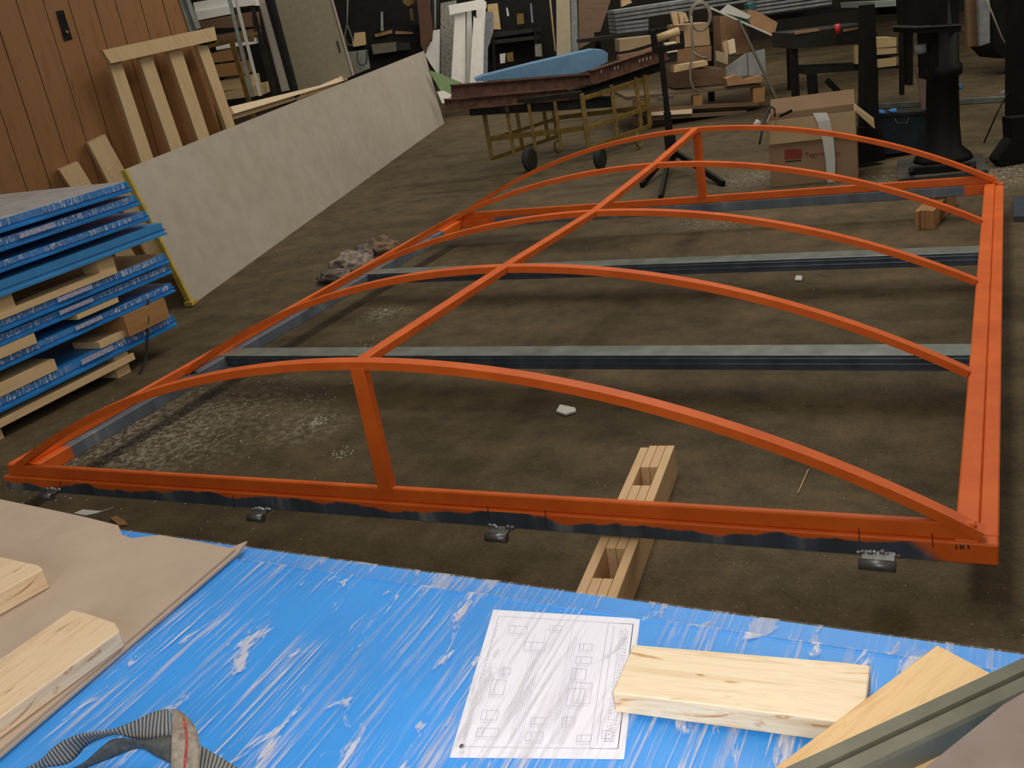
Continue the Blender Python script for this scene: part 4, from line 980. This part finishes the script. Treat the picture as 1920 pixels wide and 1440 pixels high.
for u in (1641, 1690): rod('upright', u, 60, u + 1, 178, 10.5, .04, .04, M_DARK, shf)
box('pine_scrap', [(1602, 85), (1614, 85), (1615, 120), (1604, 120)], 9.6, .05, M_PINED, 'upright pine scrap under the workbench top', 'scrap')
lg = thing('steel_counter', 'pale edged steel counter at the top right of the picture', 'counter', P(1780, 190))
slab('counter_top', [(1640, 3), (1740, -2), (1742, 7), (1641, 14)], F(9.0), .8, plain('pale_green_metal', (.20, .24, .21), .5), lg)
slab('counter_top', [(1740, -6), (1810, -10), (1812, -2), (1742, 4)], F(9.0), .8, M_GALV, lg)
for q in ([(1700, 14), (1712, 14), (1712, 160), (1702, 160)], [(1645, 14), (1720, 10), (1720, 24), (1646, 28)]): slab('leg', q, F(9.3), .08, M_DARK, lg)
# tool box
DTb = dep(1700, 292)
tx = thing('tool_box', 'dark blue steel tool box on the floor with blue rags on it', 'box', P(1700, 290))
slab('box_body', [(1648, 218), (1742, 212), (1744, 282), (1652, 290)], F(DTb), .25, plain('navy_steel', (.022, .032, .04), .4, .3, var=.3), tx)
slab('lid', [(1648, 214), (1742, 208), (1742, 214), (1648, 219)], F(DTb - .01), .27, M_DARK2, tx)
tube('handle', [P3(1678, 222, DTb - .02), P3(1680, 231, DTb - .05), P3(1700, 232, DTb - .05), P3(1704, 221, DTb - .02)], .008, M_DARK2, tx)
M_RAG = plain('blue_rag', (.03, .16, .38), .8, var=.3, sc=20)
def blob(name, c, r, mat, label, cat, sq=(1, 1, .6), seed=1, sub=3, parent=None):
    bm = bmesh.new(); bmesh.ops.create_icosphere(bm, subdivisions=sub, radius=1)
    for v in bm.verts:
        k = 1 + .45 * noise.noise(v.co * 1.6 + Vector((seed, 0, 0))) + .22 * noise.noise(v.co * 4 + Vector((0, seed, 0)))
        v.co = Vector((v.co.x * sq[0], v.co.y * sq[1], max(-.55, v.co.z) * sq[2])) * k * r
    me = bpy.data.meshes.new('m'); bm.to_mesh(me); bm.free()
    for f in me.polygons: f.use_smooth = True
    o = link(name, me, mat, parent, Matrix.Translation(c))
    if parent is None: tag(o, label, cat)
    return o
for k, (u, v) in enumerate(((1675, 208), (1650, 211), (1742, 203))): blob('blue_rag', P3(u, v, DTb + .02), .033, M_RAG, ['blue rag in the middle of the tool box lid', 'blue rag at the left end of the tool box lid', 'blue rag beside the pillar, right end of the tool box'][k], 'rag', seed=k)
# pinkish strip
rod('pink_strip', 1724, 128, 1735, 212, DTb + .05, .05, .02, plain('dusty_pink', (.22, .14, .11), .8), label='dusty pink strip leaning on the machine pillar', cat='strip')
# pillar machine
DPm = dep(1770, 315)
pm = thing('pillar_machine', 'tall black iron pillar machine with round table and broad foot', 'machine', P(1770, 312))
c0 = P(1768, 312, 0)
def lathe(name, base, prof, mat, parent, seg=28):
    V = []; Fc = []
    for z, r in prof:
        for k in range(seg):
            a = 2 * math.pi * k / seg; V.append((r * math.cos(a), r * math.sin(a), z))
    for i in range(len(prof) - 1):
        for k in range(seg): Fc.append((i * seg + k, i * seg + (k + 1) % seg, (i + 1) * seg + (k + 1) % seg, (i + 1) * seg + k))
    Fc += [tuple(range(seg))[::-1], tuple(range((len(prof) - 1) * seg, len(prof) * seg))]
    me = bpy.data.meshes.new('m'); me.from_pydata(V, [], Fc)
    for f in me.polygons: f.use_smooth = len(f.vertices) == 4
    md = link(name, me, mat, parent, Matrix.Translation(base)); return md
lathe('pillar', c0, [(.05, .20), (.08, .19), (.14, .125), (.3, .112), (.62, .105), (.64, .13), (.70, .13), (.72, .11), (1.35, .105)], M_DARK, pm)
slab('machine_head', [(1720, -20), (1800, -20), (1798, 46), (1724, 50)], F(DPm - .05), .35, M_DARK, pm)
slab('machine_table', [(1722, 50), (1802, 44), (1802, 60), (1722, 62)], F(DPm - .12), .4, M_DARK, pm)
slab('table_edge', [(1716, 50), (1802, 45), (1802, 48), (1716, 53)], F(DPm - .13), .42, M_STEELN, pm)
slab('knee', [(1744, 62), (1796, 60), (1796, 150), (1746, 150)], F(DPm - .03), .2, M_DARK, pm)
lathe('crank_boss', P3(1726, 100, DPm), [(0, .04), (.06, .04)], M_GREYP, pm, 12)
fb1 = [P(u, v, .05) for u, v in ((1682, 300), (1842, 288), (1852, 319), (1684, 336))]
extr('foot_plate', fb1, (0, 0, -.05), plain('dirty_foot', (.05, .046, .035), .8, var=.4, sc=10), pm)
beam('foot_rib', P(1706, 322, .07), P(1830, 312, .07), .05, .06, M_DARK, pm)
tube('bolt', [P(1708, 318, .05), P(1708, 318, .14)], .018, M_DARK2, pm, 10); tube('bolt', [P(1824, 310, .05), P(1824, 310, .15)], .018, M_DARK2, pm, 10)
# right edge machine foot
rm = thing('edge_machine', 'black machine leg at the right picture edge', 'machine', P(1900, 300))
slab('leg', [(1915, -20), (1960, -20), (1960, 250), (1912, 250)], F(dep(1900, 300)), .2, M_DARK, rm)
slab('splayed_foot', [(1896, 222), (1960, 215), (1960, 290), (1878, 312), (1870, 300), (1898, 260)], F(dep(1890, 312)), .12, M_DARK, rm)
tube('wire', [P3(1850, 0, DPm + .8), P3(1878, 70, DPm + .8), P3(1905, 115, DPm + .8)], .006, M_CORD, rm)
tube('wire', [P3(1892, 170, DPm), P3(1868, 215, DPm), P3(1845, 268, DPm)], .006, M_DARK, rm)
o = box('grey_board', [(1835, -15), (1856, -15), (1856, 80), (1838, 86)], 10.5, .05, M_GREYP, 'grey board standing behind the machines, right', 'board')
o = box('brown_board', [(1812, -15), (1833, -15), (1836, 86), (1815, 88)], 10.6, .05, M_BOARDD, 'brown board standing left of the grey board behind the machines', 'board')
o = box('dark_cabinet', [(1860, -25), (1960, -25), (1960, 104), (1880, 110), (1862, 90)], 10.8, .5, M_DARK, 'black cabinet in the top right corner', 'cabinet')
# rail on the floor
ra, rb = P(1640, 199, .03), P(1960, 181, .03)
o = beam('floor_rail', ra + (ra - rb) * .0, rb, .05, .05, M_GALV, None); tag(o, 'thin pale steel rail lying on the floor behind the machines', 'rail')
o = beam('steel_offcut', P(1880, 174, .02), P(1925, 172, .02), .12, .04, M_GREYP, None); tag(o, 'short grey steel offcut by the rail, right edge', 'offcut')
o = blob('blue_rag', P(1795, 163, .02), .05, M_RAG, 'blue rag on the floor behind the machine pillar', 'rag', seed=6)

# ------------------------------------------------------------------ open carton with tape
DC0 = dep(1530, 345)
ob = thing('open_carton', 'open brown cardboard carton with a white tape tail', 'box', P(1530, 340))
bl, br_ = P(1448, 350, 0), P(1608, 334, 0)
hC = .40; back = UP.cross((br_ - bl).normalized()) * .36
tl, tr_ = on(1441, 222, (bl, (back).normalized())), on(1607, 213, (bl, back.normalized()))
tz = (tl.z + tr_.z) / 2
wall = lambda n, a, b, h, m=M_CARD: extr(n, [a, b, b + UP * h, a + UP * h], (b - a).cross(UP).normalized() * .008, m, ob)
M_BOX = plain('carton_kraft', (.28, .175, .095), .85, var=.1, sc=5); M_BOXL = plain('carton_inside', (.36, .25, .13), .85, var=.1, sc=5)
wall('front_panel', bl, br_, tz, M_BOX); wall('side_panel', br_, br_ + back, tz, M_BOX); wall('back_panel', br_ + back, bl + back, tz, M_BOX); wall('side_panel', bl + back, bl, tz, M_BOX)
extr('bottom', [bl, br_, br_ + back, bl + back], (0, 0, .008), M_BOX, ob)
# folded down front flap (lighter inside face) and side flap, raised back flap
nfr = -(back.normalized())
a1, a2 = bl + UP * tz, br_ + UP * tz
extr('flap', [a1 + nfr * .012, a2 + nfr * .012, a2 + nfr * .04 - UP * .165, a1 + nfr * .04 - UP * .165], nfr * -.006, M_BOXL, ob)
extr('flap', [bl + back + UP * tz, br_ + back + UP * tz, br_ + back * 1.15 + UP * (tz + .10), bl + back * 1.15 + UP * (tz + .10)], back.normalized() * .006, M_BOX, ob)
rt_ = (br_ - bl).normalized()
extr('flap', [br_ + UP * tz, br_ + back + UP * tz, br_ + back + rt_ * .13 + UP * (tz - .12), br_ + rt_ * .13 + UP * (tz - .14)], rt_ * -.006, M_BOXL, ob)
# red print
fpl = (bl + nfr * .012, nfr)
M_PR = plain('red_print', (.24, .035, .02), .8, var=.2, bs=0)
slab('printed_square', [(1471, 281), (1504, 279), (1504, 297), (1471, 299)], fpl, .003, M_PR, ob)
def textobj(s, u, v, px_h, pl, mat, parent, name='printed_text', bold=False, right=None):
    cu = bpy.data.curves.new('t', 'FONT'); cu.body = s; cu.extrude = .0005
    p = on(u, v, pl); pu = on(u, v - px_h, pl); h = (pu - p).length; cu.size = h * 1.35
    r = right or RT; upv = UP
    m = Matrix((r, upv, r.cross(upv))).transposed().to_4x4(); m.translation = p
    tmp = bpy.data.objects.new('tmp', cu); COL.objects.link(tmp); dg = bpy.context.evaluated_depsgraph_get(); dg.update()
    me = bpy.data.meshes.new_from_object(tmp.evaluated_get(dg)); bpy.data.objects.remove(tmp)
    me.materials.clear()
    return link(name, me, mat, parent, m)
textobj('Tegoric', 1509, 295, 9, (bl + nfr * .013, nfr), M_PR, ob, right=rt_)
textobj('lo', 1566, 292, 9, (bl + nfr * .013, nfr), M_PR, ob, right=rt_)
slab('printed_line', [(1472, 302), (1502, 300), (1502, 302), (1472, 304)], fpl, .003, M_BOXL if False else M_DARK2, ob)
# tape tail
tpz = [(1524, 212, .02, 1550, 211, .02), (1532, 228, .035, 1556, 225, .035), (1542, 262, .035, 1563, 260, .035), (1548, 300, .035, 1566, 298, .035), (1552, 345, .035, 1566, 344, .035)]
V = []; Fc = []
for (u1, v1, o1, u2, v2, o2) in tpz:
    V += [tuple(on(u1, v1, (bl + nfr * (o1 + .012), nfr))), tuple(on(u2, v2, (bl + nfr * (o2 + .012), nfr)))]
for k in range(4): Fc.append((2 * k, 2 * k + 1, 2 * k + 3, 2 * k + 2))
me = bpy.data.meshes.new('m'); me.from_pydata(V, [], Fc); o = link('tape_tail', me, M_TAPE, ob, Matrix.Identity(4)); md = o.modifiers.new('s', 'SOLIDIFY'); md.thickness = .002
# sticks inside and left of the carton
tube('bent_wire', [P3(1424, 270, DC0 - .1), P3(1430, 240, DC0), P3(1438, 212, DC0 + .1), P3(1446, 200, DC0 + .15), P3(1452, 204, DC0 + .15), P3(1453, 218, DC0 + .1)], .008, M_DARK2); tag(bpy.data.objects['bent_wire'], 'bent dark wire at the left rim of the open carton', 'wire')
o = rod('black_stick', 1462, 218, 1485, 207, DC0 + .2, .018, .018, M_DARK, label='short black stick poking out of the open carton', cat='stick')
o = blob('white_ball', P(1420, 232, .03), .035, M_TAPE, 'crumpled white paper ball on the floor by the junk pallet', 'paper', (1, 1, 1), 4)

# plate at right edge
o = flat('blue_plate', [(1899, 368), (1960, 366), (1960, 406), (1901, 406)], .03, .028, plain('slate_plate', (.07, .085, .11), .4, .4, var=.2)); tag(o, 'small blue-grey steel plate on the floor at the right edge', 'plate')

# dirty rags/gloves beyond the left rail
for k, (u, v, r, sq, lb) in enumerate(((628, 512, .10, (1.3, .8, .5), 'grey rag left end of the dirty rag pile beyond the frame'), (660, 485, .12, (1.2, .9, .6), 'pale striped rag in the middle of the dirty rag pile'), (682, 470, .08, (1, .9, .8), 'brown rag lump in the dirty rag pile'), (712, 458, .11, (1.5, .8, .7), 'brown glove-like rag at the right end of the rag pile'))):
    blob('dirty_rag', P(u, v + 6, .04), r, [M_CLOTH, plain('pale_rag', (.24, .19, .15), .95, var=.6, sc=16, bs=.5), M_CLOTH, plain('brown_rag', (.17, .11, .07), .95, var=.6, sc=12, bs=.5)][k], lb, 'rag', sq, seed=k * 3 + 2, sub=4)

# small litter ------------------------------------------------------------
o = extr('paper_scrap', [P(1043, 770, .012), P(1050, 758, .02), P(1078, 764, .02), (P(1080, 770, .012)), P(1060, 776, .012)], (0, 0, -.008), M_TAPE); tag(o, 'crumpled white paper scrap on the floor inside the frame', 'paper')
o = extr('paper_scrap', [P(1490, 524, .01), P(1493, 516, .02), P(1504, 517, .02), P(1503, 525, .01)], (0, 0, -.006), M_TAPE); tag(o, 'small white scrap on the floor by the far channel', 'paper')
o = extr('paper_scrap', [P(138, 962, .004), P(155, 955, .004), P(190, 958, .004), P(214, 950, .004), P(180, 962, .004), P(160, 966, .004)], (0, 0, -.003), M_TAPE); tag(o, 'thin white paper strip on the floor above the cardboard', 'paper')
o = extr('wood_chip', [P(206, 970, .01), P(218, 967, .014), P(232, 974, .014), P(240, 983, .008), P(222, 984, .008)], (0, 0, -.006), M_BLOCK); tag(o, 'orange wood chip on the floor above the cardboard edge', 'chip')
tube('twig', [P(1496, 925, .004), P(1505, 905, .004), P(1516, 880, .004)], .0025, M_PINED); tag(bpy.data.objects['twig'], 'thin brown straw on the floor under the near arch', 'straw')
# crumbs: countless plaster and saw crumbs
V = []; Fc = []; rr = random.Random(11)
def crumb(x, y, s):
    k = len(V); h = s * rr.uniform(.2, .6); a = rr.random() * 6.28
    for i in range(4): V.append((x + s * math.cos(a + i * 1.57) * rr.uniform(.5, 1), y + s * math.sin(a + i * 1.57) * rr.uniform(.5, 1), .0005))
    V.append((x, y, h)); 
    for i in range(4): Fc.append((k + i, k + (i + 1) % 4, k + 4))
clusters = [((330, 800), .55, 420, .0045), ((220, 850), .45, 260, .0045), ((720, 585), .10, 90, .0045), ((598, 790), .05, 70, .005), ((640, 850), .05, 45, .005), ((590, 745), .10, 50, .004), ((700, 645), .14, 60, .004), ((400, 700), .3, 90, .004),
            ((1410, 335), .35, 200, .004), ((1350, 415), .22, 80, .004), ((1680, 340), .4, 200, .005), ((1860, 325), .35, 260, .006), ((1600, 1120), .5, 120, .002), ((1500, 1150), .5, 100, .002), ((480, 960), .3, 60, .003), ((1450, 850), 1.0, 140, .0022), ((1000, 450), 1.5, 160, .004), ((560, 480), .5, 60, .004)]
for (u, v), r, n, s in clusters:
    c = P(u, v)
    for i in range(n):
        x = c.x + rr.gauss(0, r * .55); y = c.y + rr.gauss(0, r * .55)
        crumb(x, y, s * rr.uniform(.4, 1.5))
me = bpy.data.meshes.new('m'); me.from_pydata(V, [], Fc)
o = link('floor_crumbs', me, plain('plaster_crumbs', (.50, .46, .38), .9, var=.2), None, Matrix.Identity(4)); tag(o, 'pale plaster and wood crumbs scattered over the brown floor', 'crumbs', kind='stuff')
